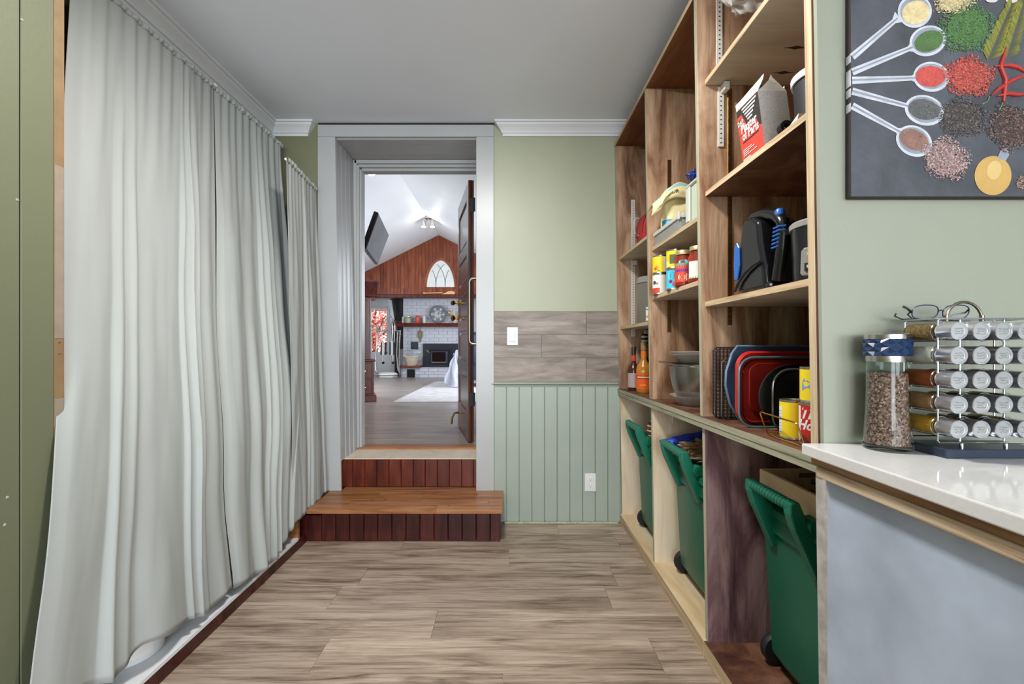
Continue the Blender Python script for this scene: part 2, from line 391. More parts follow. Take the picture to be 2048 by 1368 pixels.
# far wall with the doorway: sheathing, beadboard, wood-look tiles
wb = thing('wall_back', None, None, (0, YB, 0)); wb['kind'] = 'structure'
OX0, OX1, OZ = -1.09, -.203, 2.44
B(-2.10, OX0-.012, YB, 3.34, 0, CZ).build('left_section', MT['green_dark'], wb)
B(OX1, 1.5, YB, 3.34, 0, CZ).build('right_section', MT['green'], wb)
B(OX0-.012, OX1, YB, 3.34, OZ, CZ).build('head_section', MT['white'], wb)
B(OX0-.012, OX1, 2.965, 3.34, 0, .384).build('sill_section', MT['riser'], wb)
def zb(v): return CH-(v-PY)*YB/F
xs = [-.096+.0803*i for i in range(0, 10)]+[.705]
for a, b in zip(xs[:-1], xs[1:]):
    B(a+.0012, b-.0012, YB-.011, YB, .006, zb(768)).build('beadboard_plank', MT['bead'], wb, bevel=.003)
rows = [(622, 669, [-.096, .49, .72]), (669.5, 715, [-.096, .205, .72]), (716, 763, [-.096, .49, .72])]
for v0, v1, cs in rows:
    for a, b in zip(cs[:-1], cs[1:]):
        B(a+.001, b-.001, YB-.009, YB, zb(v1)+.0008, zb(v0)-.0008).build('wood_look_tile', MT['wtile'], wb, bevel=.0012)
# chair rail
m = M(); z1 = zb(765); m.prism([(-.11, YB, z1), (-.11, YB-.028, z1), (-.11, YB-.030, z1-.006), (-.11, YB-.016, z1-.012), (-.11, YB-.012, z1-.028), (-.11, YB, z1-.028)], (.80, 0, 0))
struct(m.build('trim_2', MT['bead'], bevel=.001))
struct(B(-.03, .69, YB-.032, YB-.012, 0, .012).build('baseboard_back', MT['edge_sage'], bevel=.004))
struct(M().prism([(-.035, YB-.01, .004), (.69, YB-.01, .004), (.69, YB-.001, .004), (-.035, YB-.001, .004)], (0, 0, .006)).build('trim_3', MT['dark']))
# crown moulding
prof = [(0, -.082), (.012, -.082), (.013, -.068), (.020, -.064), (.024, -.052), (.040, -.032), (.050, -.022), (.051, -.014), (.062, -.010), (.062, 0), (0, 0)]
def crown(name, ends):      # ends: two functions profile point -> world
    a = [ends[0](d, h) for d, h in prof]; b = [ends[1](d, h) for d, h in prof]; n = len(a)
    struct(M().add(a+b, [tuple(range(n)), tuple(range(2*n-1, n-1, -1))]+[(i, n+i, n+(i+1) % n, (i+1) % n) for i in range(n)]).build(name, MT['white_m'], smooth=True, ang=25))
crown('trim_4', [lambda d, h: (-.028-d, YB-d, CZ+h), lambda d, h: (1.45, YB-d, CZ+h)])
crown('trim_5', [lambda d, h: (-1.51+d, YB-d, CZ+h), lambda d, h: (-1.285+d, YB-d, CZ+h)])
crown('trim_6', [lambda d, h: (-1.51+d, 1.2, CZ+h), lambda d, h: (-1.51+d, YB-d, CZ+h)])
# little return pieces that close the mitred ends against the wall
for nm, xe, sg in (('trim_7', -.028, -1), ('trim_8', -1.285, 1)):
    a = [(xe+sg*d, YB-d, CZ+h) for d, h in prof]; b = [(xe+sg*d, YB-.0005, CZ+h) for d, h in prof]; n = len(a)
    struct(M().add(a+b, [(i, n+i, n+(i+1) % n, (i+1) % n) for i in range(n)]+[tuple(range(n))]).build(nm, MT['white_m'], smooth=True, ang=25))

# door casing (white boards round the opening)
dc = thing('door_casing', None, None, (-.65, YB, 0)); dc['kind'] = 'structure'; dc.name = 'trim_9'
def board(pts, name='casing_board', y0=YB-.02, y1=YB, mat='white', bevel=.002):
    return M().prism([(p[0], y0, p[1]) for p in pts], (0, y1-y0, 0)).build(name, MT[mat], dc, bevel=bevel)
board([(-1.208, .206), (-1.059, .206), (-1.097, OZ), (-1.208, OZ)])
board([(OX1-.004, .206), (-.094, .206), (-.096, OZ), (OX1-.004, OZ)])
board([(-1.208, OZ+.001), (-.096, OZ+.001), (-.096, 2.517), (-1.208, 2.517)])
B(-1.208, -.094, YB-.012, YB, 2.517, CZ).build('shadow_gap', MT['dark'], dc)
# passage lining: beadboard on the left, plain head, right lining
for k in range(4):
    y0 = YB+.002+k*.077
    M().hexa([(-1.10, y0, .388), (-1.062, y0, .388), (-1.068, y0+.0755, .388), (-1.10, y0+.0755, .388),
              (-1.115, y0, OZ), (-1.098, y0, OZ), (-1.098, y0+.0755, OZ), (-1.115, y0+.0755, OZ)]).build('beadboard_plank', MT['white'], dc, bevel=.003)
for k in range(4):
    y0 = YB+.002+k*.077; B(-1.098, OX1, y0, y0+.0755, OZ-.008, OZ).build('head_plank', MT['white'], dc, bevel=.002)
B(OX1-.006, OX1, YB, 3.2, .388, OZ).build('right_lining', MT['white'], dc)
# inner door frame
B(-1.098, -1.072, 3.2, 3.335, .40, 2.43).build('frame_side', MT['white'], dc, bevel=.003)
B(-1.076, -1.058, 3.21, 3.335, .40, 2.40).build('frame_stop', MT['white'], dc, bevel=.003)
B(-1.060, -1.045, 3.225, 3.30, .40, 2.372).build('frame_stop', MT['white'], dc, bevel=.003)
B(-1.09, OX1-.006, 3.2, 3.335, 2.405, 2.432).build('frame_head', MT['white'], dc, bevel=.003)
B(-1.07, OX1-.006, 3.215, 3.335, 2.385, 2.405).build('frame_stop', MT['white'], dc, bevel=.003)
B(-1.05, OX1-.006, 3.24, 3.31, 2.366, 2.387).build('frame_stop', MT['white'], dc, bevel=.003)
B(-.225, OX1-.006, 3.2, 3.335, .40, 2.405).build('frame_side', MT['white'], dc, bevel=.003)
B(OX0, OX1-.004, YB+.062, 3.21, .384, .391).build('sill_board', MT['sill'], dc, bevel=.002)
B(OX0, OX1-.004, 3.21, 3.345, .384, .402).build('threshold_strip', MT['tread'], dc, bevel=.006)

# light switch, outlet
x, y, z = P(1025, 672.5, YB-.012)
o = thing('light_switch', 'white rocker light switch on the grey wood-look tiles', 'light switch', (x, YB-.009, z-.057))
B(x-.035, x+.035, YB-.015, YB-.009, z-.057, z+.057).build('cover_plate', MT['white_m'], o, bevel=.002)
B(x-.017, x+.017, YB-.0185, YB-.015, z-.034, z+.034).build('rocker', MT['white_m'], o, bevel=.0015)
x, y, z = P(1180.5, 964.5, YB-.012)
o = thing('wall_outlet', 'white double wall outlet on the grey-green beadboard', 'outlet', (x, YB-.011, z-.057))
B(x-.035, x+.035, YB-.017, YB-.011, z-.057, z+.057).build('cover_plate', MT['white_m'], o, bevel=.002)
for dz in (-.021, .021):
    s = M().lathe([(0, 0), (.0165, 0), (.017, .003), (0, .003)], (x, YB-.0205, z+dz), 20, axis='Y').build('socket', MT['whitep'], o)
    q = M()
    for dx, w_, h_ in ((-.0065, .002, .008), (.0065, .002, .0065)): q.box(x+dx-w_/2, x+dx+w_/2, YB-.0211, YB-.0204, z+dz-.001, z+dz-.001+h_)
    q.lathe([(0, 0), (.0025, 0), (.0025, .0006), (0, .0006)], (x, YB-.0211, z+dz-.008), 8, axis='Y'); q.build('slots', MT['dark'], s)

# ------------------------------------------------------------------ wooden entry step
st = thing('entry_step', 'orange oak step with dark red board risers below the doorway', 'step', (-.6, 2.7, 0))
TX0, TX1 = -1.13, -.036
ys = [2.536, 2.62, 2.70, 2.775, 2.845, 2.89]
cuts = [[-.41], [-.93, -.12], [-.52], [-.80, -.2], []]
for k in range(5):
    c = [TX0]+cuts[k]+[TX1]
    for a, b in zip(c[:-1], c[1:]):
        B(a+.0004, b-.0004, ys[k]+.0004, ys[k+1]-.0004, .184, .206).build('tread_board', MT['tread'], st, bevel=.001)
for u, v in ((745, 999), (770, 999), (846, 988), (868, 988), (869, 1011), (897, 1011), (722, 989), (955, 989)):
    p = ZP(u, v, .206); M().lathe([(.006, 0), (.006, .0006), (0, .0008)], p, 10).build('screw_plug', MT['charcoal'], st)
x = -1.235
while x < -.06:
    b = min(x+.0805, -.05); B(x+.001, b-.001, 2.606, 2.620, 0, .184 if x > -1.13 else .15).build('riser_board', MT['riser_dk'], st, bevel=.003); x += .0805
B(-.064, -.05, 2.621, 2.876, 0, .184).build('end_board', MT['riser_dk'], st, bevel=.002)
B(-1.12, -.07, 2.64, 2.86, .002, .17).build('core', MT['dark'], st)
up = thing('upper_riser', 'short red-brown stained board riser under the doorway sill', 'riser', (-.63, 2.955, .206))
B(OX0+.03, OX1-.004, 2.8905, 2.951, .184, .2055).build('tread_strip', MT['tread'], up)
x = -1.093
while x < -.215:
    b = min(x+.0785, -.208); B(x+.001, b-.001, 2.952, 2.9645, .206, .384).build('riser_board', MT['riser'], up, bevel=.003); x += .0785

# ------------------------------------------------------------------ closet base and things in it
cb = thing('closet_plinth', 'dark red plinth with pale shelf board under the grey curtains', 'closet base', (-1.6, 1.9, 0))
B(-1.176, -1.158, 1.235, 2.604, 0, .05).build('kickboard', MT['riser_dk'], cb, bevel=.001)
B(-2.08, -1.157, 1.235, 2.50, .050, .0655, (1, 1, 0, 0, 0, 1)).build('bottom_board', [MT['pine_y'], MT['white_m']], cb, bevel=.001)
B(-2.06, -1.18, 1.25, 2.49, .002, .05).build('core', MT['dark'], cb)
B(-2.08, -1.160, 2.502, 2.522, 0, .155).build('end_panel', MT['tread'], cb)
for y in (1.80, 2.20):
    B(-2.08, -1.19, y, y+.018, .0655, .40).build('divider', MT['white_m'], cb)
o = thing('paint_bucket', 'white plastic tub with a printed barcode label below the nearest curtain', 'bucket', (-1.31, 1.565, .066))
M().lathe([(0, .0), (.098, .0), (.102, .004), (.112, .17), (.116, .172), (.116, .185), (.0, .186)], (-1.31, 1.565, .066), 32).build('tub', MT['white_m'], o, smooth=True)
lb = M().lathe([(.1035, .02), (.1105, .14)], (-1.31, 1.565, .066), 20, a0=-2.2, a1=-.2).build('label', MT['whitep'], o, smooth=True)
q = M()
for i in range(16):
    a = -1.25+i*.018+(i % 3)*.004; r = .1058
    for (ra, za) in ((.1053, .03),):
        q.lathe([(.1046, .028), (.1066, .062)], (-1.31, 1.565, .066), 1, a0=a, a1=a+.007+(i % 2)*.004)
q.build('barcode', MT['charcoal'], lb)
o = thing('drill_case', 'small black tool case on the closet floor behind the curtain gap', 'case', (-1.36, 1.93, .066))
B(-1.50, -1.21, 1.86, 1.98, .066, .15).build('case_body', MT['black_m'], o, bevel=.008, seg=2)
B(-1.42, -1.30, 1.90, 1.94, .15, .17).build('case_handle', MT['black'], o, bevel=.004)
o = thing('white_box', 'white carton seen through the slit between the two far curtains', 'box', (-1.62, 2.62, 1.75))
B(-1.78, -1.46, 2.48, 2.78, 1.75, 2.05).build('carton', MT['whitep'], o, bevel=.003)
struct(B(-2.09, -1.46, 2.44, 2.86, 1.72, 1.748).build('trim_10', MT['white_m']))

# ------------------------------------------------------------------ curtains
def interp(tab, t):
    for (a, va), (b, vb) in zip(tab[:-1], tab[1:]):
        if t <= b:
            k = 0 if b == a else max(0, (t-a)/(b-a)); return va+(vb-va)*k
    return tab[-1][1]
def curtain(name, label, topX, topZ, XT, left, right, hem, nf, seed, rods, amp=.019):
    rr = random.Random(seed); root = thing(name, label, 'curtain', rods)
    ph = [rr.uniform(0, 6.28) for _ in range(12)]
    # irregular fold positions: monotone warp of s
    wv = [rr.choice((.45, .6, 1.2, 1.9))*rr.uniform(.85, 1.2) for _ in range(nf)]; tot = sum(wv); cum = [0]
    for q in wv: cum.append(cum[-1]+q/tot)
    wv2 = [a*rr.uniform(.55, 1.6) for a in wv]; tot = sum(wv2); cum2 = [0]
    for q in wv2: cum2.append(cum2[-1]+q/tot)
    am = [rr.uniform(.25, 1.3) for _ in range(nf+1)]
    def fold(s, t):
        k = min(1, t*1.15)
        c = [a+(b-a)*k*.5 for a, b in zip(cum, cum2)]
        for i in range(nf):
            if s <= c[i+1] or i == nf-1:
                x = (s-c[i])/(c[i+1]-c[i]); a_ = am[i]+(am[(i+3) % nf]-am[i])*t
                x = min(1, max(0, x+.10*math.sin(5*t+ph[i % 12])*x*(1-x)*4)); g = .5-.5*math.cos(2*math.pi*x)
                g = g**(.55+1.1*((i*7) % 3)/2)
                return a_*g*(.7+.3*math.sin(3*t+ph[i % 12])), i
    def f(s, t):
        tt = t
        X = sum(interp(XT, min(1, max(0, tt+d*.03))) for d in range(-3, 4))/7+(topX(s)-topX(0))*(1-tt)
        yl, yr = [sum(interp(q_, min(1, max(0, tt+d*.03))) for d in range(-3, 4))/7 for q_ in (left, right)]
        zt = topZ(s); zh = interp(hem, s); Z = zt+(zh-zt)*tt
        fo, i = fold(s, tt)
        A = amp*min(1, .25+tt*2.2)
        off = A*fo*1.5
        off += .004*math.sin(s*nf*9+ph[2]+6*tt)*max(0, 1-tt*3)          # small gathers near the heading
        q = Vector((s*3.1+seed, tt*2.2, seed*.3)); off += .016*mnoise.noise(q*1.2)*min(1, tt*3)+.004*mnoise.noise(q*4)*min(1, tt*4)
        # sharp crease
        off += .005*abs(mnoise.noise(Vector((s*9, tt*3+seed, 4))))*tt
        edge = min(s, 1-s); off *= min(1, edge*12+.35)
        Y = yl+(yr-yl)*s
        if tt > 1-1e-9: Z += .006*math.sin(s*nf*3+ph[4])
        return (X+off, Y, Z)
    m = M().grid(f, 200, 110)
    c = m.build('cloth', MT['fabric'], root, smooth=True, ang=80, solid=.0016)
    # heading: gathered frill on the rod
    def h(s, t):
        p0 = f(s, 0); a = 2*math.pi*t
        w_ = .007+.0035*math.sin(s*nf*22+ph[1])+.005*mnoise.noise(Vector((s*nf*5, t*3, seed)))
        fr = .013+.010*abs(mnoise.noise(Vector((s*nf*4.5, 2, seed))))
        if t < .5: return (p0[0]+w_*math.sin(a)+.004, p0[1]+.004*mnoise.noise(Vector((s*90, t*9, 1))), p0[2]+fr*math.cos(a)*.9-.002)
        return (p0[0]+w_*math.sin(a)*.6, p0[1], p0[2]+fr*math.cos(a)*.9-.002)
    M().grid(h, 260, 10).build('gathered_heading', MT['fabric'], root, smooth=True, ang=60)
    # rod
    pts = []
    for i in range(9):
        s = i/8; p0 = f(s, 0); pts.append((p0[0]-.006, p0[1], p0[2]-.002))
    M().tube(pts, .006, 8).build('curtain_rod', MT['white_m'], root, smooth=True)
    return root
def Yx(u, X): return X*F/(u-PX)
XT12 = [(0, -1.47), (.31, -1.345), (.57, -1.245), (.68, -1.192), (.87, -1.168), (1, -1.15)]
e12 = [(0, 2.263), (.37, Yx(428, -1.33)), (.57, Yx(431, -1.245)), (.87, Yx(445, -1.168)), (1, Yx(470, -1.15))]
curtain('closet_curtain', 'widest grey closet curtain, nearest of the three, beside the green wall',
        lambda s: -1.47, lambda s: 2.40, XT12,
        [(0, 1.53), (.31, Yx(121, -1.345)), (.57, Yx(122, -1.245)), (.68, Yx(111, -1.192)), (.87, Yx(92, -1.168)), (1, Yx(44, -1.15))], e12,
        [(0, .24), (.30, .15), (.42, .175), (.57, .155), (.80, .10), (1, .11)], 8, 3, (-1.47, 1.9, 2.38))
e12b = [(a, b+.006) for a, b in e12]
curtain('closet_curtain', 'grey closet curtain in the middle between two narrow dark slits',
        lambda s: -1.47+.06*s, lambda s: 2.395-.045*s*s, XT12, e12b,
        [(0, 2.80), (.3, Yx(574, -1.31)), (.57, Yx(577, -1.245)), (.87, Yx(581, -1.168)), (1, Yx(583, -1.15))],
        [(0, .11), (.42, .078), (.62, .085), (.78, .10), (.9, .145), (1, .17)], 7, 5, (-1.45, 2.5, 2.38))
curtain('closet_curtain', 'narrow grey closet curtain hanging lower, next to the white door casing',
        lambda s: -1.165-.045*s, lambda s: 2.10, [(0, -1.165), (.5, -1.15), (1, -1.142)],
        [(0, 2.378), (.5, 2.395), (1, 2.405)], [(0, 2.845), (.5, 2.84), (1, 2.83)],
        [(0, .165), (.25, .19), (.5, .192), (.8, .20), (1, .212)], 7, 9, (-1.18, 2.6, 2.08), amp=.012)
o = M().lathe([(0, .012), (.006, .011), (.011, .004), (.012, 0), (0, 0)], (-1.463, 2.262, 2.415), 14, axis='X').build('rod_hook', MT['white_m'], smooth=True)
tag(o, 'round white rod hook between the nearest and middle curtains', 'hook')

# ================================================================== PANTRY SHELVING
SX, SH = .69, -.016          # front plane at eye height and its slight lean
BX = 1.24
D0, D1, D2, D3, D4 = 2.878, 2.238, 1.64, 1.033, 1.0
def midz(y): return .875-.0135*(y-1.05)
sh = thing('pantry_shelving', 'tall built-in pantry of brown stained plywood along the right side', 'shelving', (.95, 1.95, 0))
TH = .0115
def upright(y, name='upright', lo=.055, hi=2.38, mats=None, x0=SX):
    mats = mats or [MT['edge_sage'], MT['stain']]
    return B(x0, BX, y-TH, y+TH, lo, hi, (0, 1, 1, 1, 1, 1), SH, CH).build(name, mats, sh, bevel=.0008)
upright(D0-.002, 'upright', midz(D0)-.0, 2.38); upright(D1, 'upright', midz(D1), 2.38); upright(D2, 'upright', midz(D2), 2.38, [MT['edge_sage'], MT['stain']])
B(SX, BX, D3-.013, D3+.013, midz(D3), 2.38, (0, 1, 1, 1, 1, 1), SH, CH).build('upright', [MT['ply_v'], MT['stain_dk']], sh, bevel=.0008)
# lower uprights
for y, mt in ((D0-.002, 'pine'), (D1, 'pine'), (D2, 'stain_pu')):
    B(SX+.006, BX, y-TH, y+TH, .058, midz(y)-.04, (0, 1, 1, 2, 1, 1), SH, CH).build('lower_upright', [MT['edge_sage'], MT[mt], MT['pine']], sh, bevel=.0008)
B(SX+.002, BX, D3-.045, D3+.002, .0, midz(D3)-.04, (0, 1, 1, 1, 1, 1), SH, CH).build('lower_upright', [MT['worn'], MT['stain_dk']], sh, bevel=.001)
# back panel, top cap, bottom boards
B(BX, BX+.012, D3, D0, .0, 2.38).build('back_panel', MT['stain_dk'], sh)
B(SX-.022, BX+.012, D3-.02, D0+.008, 2.381, 2.402, (0, 1, 1, 1, 1, 1)).build('top_board', [MT['ply_edge'], MT['stain_or']], sh, bevel=.0008)
B(SX+.012, BX, D2+.0, D0, .0, .058, (0, 1, 1, 1, 1, 1)).build('bottom_board', [MT['ply_edge'], MT['pine_y']], sh, bevel=.001)
B(SX+.012, BX, D3+.003, D2, .0, .058, (0, 1, 1, 1, 1, 1)).build('bottom_board', [MT['ply_edge'], MT['stain_dk']], sh, bevel=.001)
# middle board, thick, three plies showing on its edge
def midlayer(x0, a, b, name, mats):
    za, zb_ = midz(D3-.02), midz(D0+.008)
    M().hexa([(x0, D3-.02, za-b), (BX, D3-.02, za-b), (BX, D0+.008, zb_-b), (x0, D0+.008, zb_-b),
              (x0, D3-.02, za-a), (BX, D3-.02, za-a), (BX, D0+.008, zb_-a), (x0, D0+.008, zb_-a)], (1, 2, 1, 1, 1, 0)).build(name, mats, sh, bevel=.0006)
midlayer(SX-.004, 0, .0205, 'middle_board', [MT['mid_edge'], MT['pine'], MT['stain_dk']])
midlayer(SX-.001, .0212, .040, 'middle_board', [MT['mid_edge'], MT['pine'], MT['stain_dk']])
# adjustable shelves
def shelf(y0, y1, z, x0, under='ply_un'):
    return B(x0, BX-.01, y0+TH+.002, y1-TH-.002, z-.018, z, (0, 1, 1, 1, 2, 1)).build('shelf', [MT['ply_edge'], MT['stain'], MT[under]], sh, bevel=.0006)
shelf(D3+.003, D2, 2.070, .700); shelf(D3+.003, D2, 1.672, .702, 'stain_dk'); shelf(D3+.003, D2, 1.278, .700, 'ply_un')
shelf(D2, D1, 1.602, .700); shelf(D2, D1, 1.363, .700)
shelf(D1, D0, 1.678, .694); shelf(D1, D0, 1.243, .700)
for (u, v) in ((1592, 95), (1567, 145)):
    p = ZP(u, v, 2.052); q = []
    for k in range(16):
        a = 2*math.pi*k/16; rr = (.022+.02*abs(math.cos(a))**3)*(1+.15*math.sin(3*a))
        q.append((p[0]+rr*math.cos(a)*.9, p[1]+.007*math.sin(a)*(1.3-abs(math.cos(a))), 2.0518))
    M().prism(q, (0, 0, -.0006)).build('knot', MT['charcoal'], sh)
# slotted shelf standards on the uprights' camera-facing sides
def standard(u, Yf, z0, z1, w_, mat):
    x = (u-PX)*Yf/F; o = B(x-w_/2, x+w_/2, Yf-.004, Yf-.0002, z0, z1).build('shelf_standard', MT[mat], sh, bevel=.0008)
    q = M(); z = z0+.012
    while z < z1-.01: q.box(x-.0028, x+.0028, Yf-.0046, Yf-.0038, z, z+.0035); z += .0165
    q.build('slots', MT['dark'], o)
standard(1441, D2-TH, 1.832, 2.045, .022, 'shelf_white'); standard(1438, D2-TH, 2.085, 2.375, .022, 'shelf_white')
standard(1459, D2-TH, 1.195, 2.040, .016, 'brass_m')
standard(1338, D1-TH, 1.19, 2.03, .018, 'brass_m')
standard(1266, D0-.002-TH, 1.180, 2.04, .026, 'shelf_white')
for (u, yf, z) in ((1444, D2-TH, 2.05), (1268, D0-.002-TH, 1.655), (1290, D0-.002-TH, 1.22)):
    x = (u-PX)*yf/F; B(x-.008, x+.012, yf-.035, yf-.004, z-.03, z-.0005).build('shelf_clip', MT['shelf_white'], sh, bevel=.002)
x, y, z = P(1344, 841, D1-TH-.004)
M().tube([(x+.004, y, z+.03), (x, y-.004, z), (x-.001, y-.01, z-.012), (x+.004, y-.014, z-.010)], .003, 8).build('hook', MT['whitep'], sh, smooth=True)
struct(B(BX+.012, 1.5, 1.046, YB-.001, 0, CZ).build('wall_behind_pantry', MT['green_toned']))

# ------------------------------------------------------------------ green wall with the painting, counter
struct(B(SX+.004, 3.6, 1.008, 1.0195, .86, CZ, 0, SH, CH).build('wall_right', MT['green_toned']))
struct(B(BX+.013, 3.6, 1.0195, 1.045, .0, CZ).build('wall_right', MT['green_toned']))
ct = thing('kitchen_counter', 'white quartz counter on worn plywood with a side panel tinted blue-grey for cool light', 'counter', (1.1, .4, 0))
B(.647, 1.55, -.85, 1.0075, .880, .905).build('worktop', MT['quartz'], ct, bevel=.003, seg=2)
B(.668, 1.5, -.82, 1.006, .8605, .8795, (0, 0, 0, 0, 0, 0)).build('plywood_layer', wood('orange_ply', [(.3, (84, 54, 34)), (.5, (160, 118, 78)), (.7, (196, 160, 118))], 'Y', 1.0, .6, .2, 24, .5, .02, fine=.6), ct)
B(.664, 1.5, -.82, .984, .838, .860).build('plywood_layer', MT['ply_worn'], ct, bevel=.001)
B(.688, .70, -.82, .983, 0, .838).build('side_panel', MT['blue_pan'], ct)
B(.694, 1.5, .97, .985, 0, .838).build('end_panel', MT['blue_pan'], ct)

# ================================================================== GREEN WHEELED BINS
LT = .6245
def wheeled_bin(label, hx, yc, ribs, hw, top_z=.575):
    z0 = .0585; root = thing('wheeled_bin', label, 'bin', (hx+.3, yc, z0), 0, 'green wheeled bins in the lower pantry bays')
    bx = hx+.062; bw = hw+.078
    def ring(x0, x1, yw, z, r=.03):
        pts = []
        for cx, cy, a0 in ((x1-r, yc+yw-r, 0), (x0+r, yc+yw-r, 90), (x0+r, yc-yw+r, 180), (x1-r, yc-yw+r, 270)):
            for k in range(4):
                a = math.radians(a0+30*k); pts.append((cx+r*math.cos(a), cy+r*math.sin(a), z))
        return pts
    secs = [ring(bx+.055, BX-.11, bw-.030, .082), ring(bx+.026, BX-.10, bw-.022, .125), ring(bx+.010, BX-.065, bw-.010, top_z-.10),
            ring(bx+.008, BX-.06, bw-.008, top_z-.06), ring(bx-.004, BX-.045, bw+.004, top_z-.055), ring(bx-.004, BX-.045, bw+.004, top_z-.002)]
    vs = [p for s in secs for p in s]; n = 16
    fs = [(i*n+j, i*n+(j+1) % n, (i+1)*n+(j+1) % n, (i+1)*n+j) for i in range(len(secs)-1) for j in range(n)]
    fs += [tuple(range(n))[::-1], tuple(range((len(secs)-1)*n, len(secs)*n))]
    M().add(vs, fs).build('body', MT['bin'], root, smooth=True, ang=28)
    # lid: shallow domed panel with two ridges and hinge lugs
    m = M(); l0 = ring(bx-.012, BX-.035, bw+.01, top_z, .04); l1 = ring(bx-.010, BX-.04, bw+.006, top_z+.022, .04); l2 = ring(bx+.04, BX-.08, bw-.04, top_z+.038, .04)
    m.add(l0+l1+l2, [(i*n+j, i*n+(j+1) % n, (i+1)*n+(j+1) % n, (i+1)*n+j) for i in range(2) for j in range(n)]+[tuple(range(n))[::-1], tuple(range(2*n, 3*n))])
    lid = m.build('lid', MT['bin'], root, smooth=True, ang=24)
    for k in (-1, 1):
        M().tube([(bx+.03, yc+k*bw*.72, top_z+.036), (BX-.09, yc+k*bw*.72, top_z+.036)], .011, 8).build('lid_ridge', MT['bin'], lid, smooth=True)
    # handle bar
    z = .682; m = M(); pts = []; rad = []
    if ribs:
        nn = 56
        for i in range(nn+1):
            pts.append((hx, yc-hw+2*hw*i/nn, z)); rad.append(.0145+.0028*(1 if (i//2) % 2 else -1)*(1 if 2 < i < nn-2 else 0))
    else:
        for i in range(9): pts.append((hx, yc-hw+2*hw*i/8, z)); rad.append(.0165)
    m.tube(pts, rad, 12); m.build('handle', MT['bin2'], root, smooth=True, ang=50)
    # two bracket arms from bar down to the body
    for sgn in (-1, 1):
        y = yc+sgn*(hw-.006); pr = [(hx-.014, z+.013), (hx+.012, z+.016), (hx+.040, z-.05), (hx+.080, top_z+.02), (hx+.080, .50), (hx+.058, .485), (hx+.026, .56), (hx-.002, z-.06), (hx-.014, z-.02)]
        a = M().prism([(px, y-.017, pz) for px, pz in pr], (0, .034, 0)).build('handle_arm', MT['bin2'], root, bevel=.005, seg=2)
        # hinge barrel
        M().tube([(hx+.052, y-sgn*.01, top_z+.045), (hx+.052, y+sgn*.032, top_z+.045)], .021, 16).build('hinge', MT['bin2'], a, smooth=True, ang=50)
        M().tube([(hx+.052, y+sgn*.0325, top_z+.045), (hx+.052, y+sgn*.036, top_z+.045)], .013, 14).build('hinge_cap', MT['bin'], a, smooth=True, ang=50)
    M().tube([(bx+.062, yc-bw+.03, .109), (bx+.062, yc+bw-.03, .109)], .008, 8).build('axle', MT['dark'], root)
    for sgn in (-1, 1):
        y = yc+sgn*(bw-.010)
        wh = M().lathe([(0, -.016), (.03, -.016), (.048, -.015), (.052, -.009), (.052, .009), (.048, .015), (.03, .016), (0, .016)], (bx+.062, y, z0+.0525), 24, axis='Y').build('wheel', MT['black_m'], root, smooth=True)
        M().lathe([(0, -.018), (.014, -.018), (.014, .018), (0, .018)], (bx+.062, y, z0+.0525), 12, axis='Y').build('hub', MT['black'], wh)
    # front feet
    B(BX-.15, BX-.11, yc-.08, yc+.08, z0, .088).build('foot', MT['bin'], root, bevel=.006)
    return root
wheeled_bin('green wheeled bin in the farthest pale pine bay, woven bundle on its lid', .682, 2.50, False, .105)
wheeled_bin('green wheeled bin in the middle pine bay under a blue bag and kraft paper', .702, 1.945, False, .118)
wheeled_bin('green wheeled bin with ribbed handle in the nearest purple-brown bay', .772, 1.345, True, .108, .59)

# wooden tray on the near bin
tr = thing('wooden_tray', 'pale wooden tray with slotted handle on top of the nearest green bin', 'tray', (.99, 1.3, .63))
x0, x1, y0, y1, z0, z1 = .826, 1.17, 1.135, 1.50, .6405, .716
B(x0, x0+.012, y0, y1, z0, z1).build('side', MT['pine_y'], tr, bevel=.001); B(x1-.012, x1, y0, y1, z0, z1).build('side', MT['pine_y'], tr, bevel=.001)
B(x0+.012, x1-.012, y0, y0+.012, z0, z1).build('end', MT['pine_y'], tr)
fx = (x0+x1)/2
M().box(x0+.012, fx-.05, y1-.012, y1, z0, z1).box(fx+.05, x1-.012, y1-.012, y1, z0, z1).box(fx-.05, fx+.05, y1-.012, y1, z0, z0+.045).box(fx-.05, fx+.05, y1-.012, y1, z0+.064, z1).build('end', MT['pine_y'], tr)
B(x0+.012, x1-.012, y0+.012, y1-.012, z0, z0+.008).build('bottom', MT['stain_dk'], tr)
rr = random.Random(5)
for k in range(6):
    a = rr.uniform(0, 3.14); cx, cy = rr.uniform(.93, 1.08), rr.uniform(1.2, 1.4); l = rr.uniform(.04, .06); z = .662+k*.008
    o = M().tube([(cx-l*math.cos(a), cy-l*math.sin(a), z), (cx, cy, z+.008), (cx+l*math.cos(a), cy+l*math.sin(a), z+.004)], .008, 8).build('black_peg', MT['black_m'], smooth=True)
    tag(o, 'dark stick-like piece lying in the wooden tray on the nearest bin', 'utensil', 'dark pieces lying in the wooden tray')

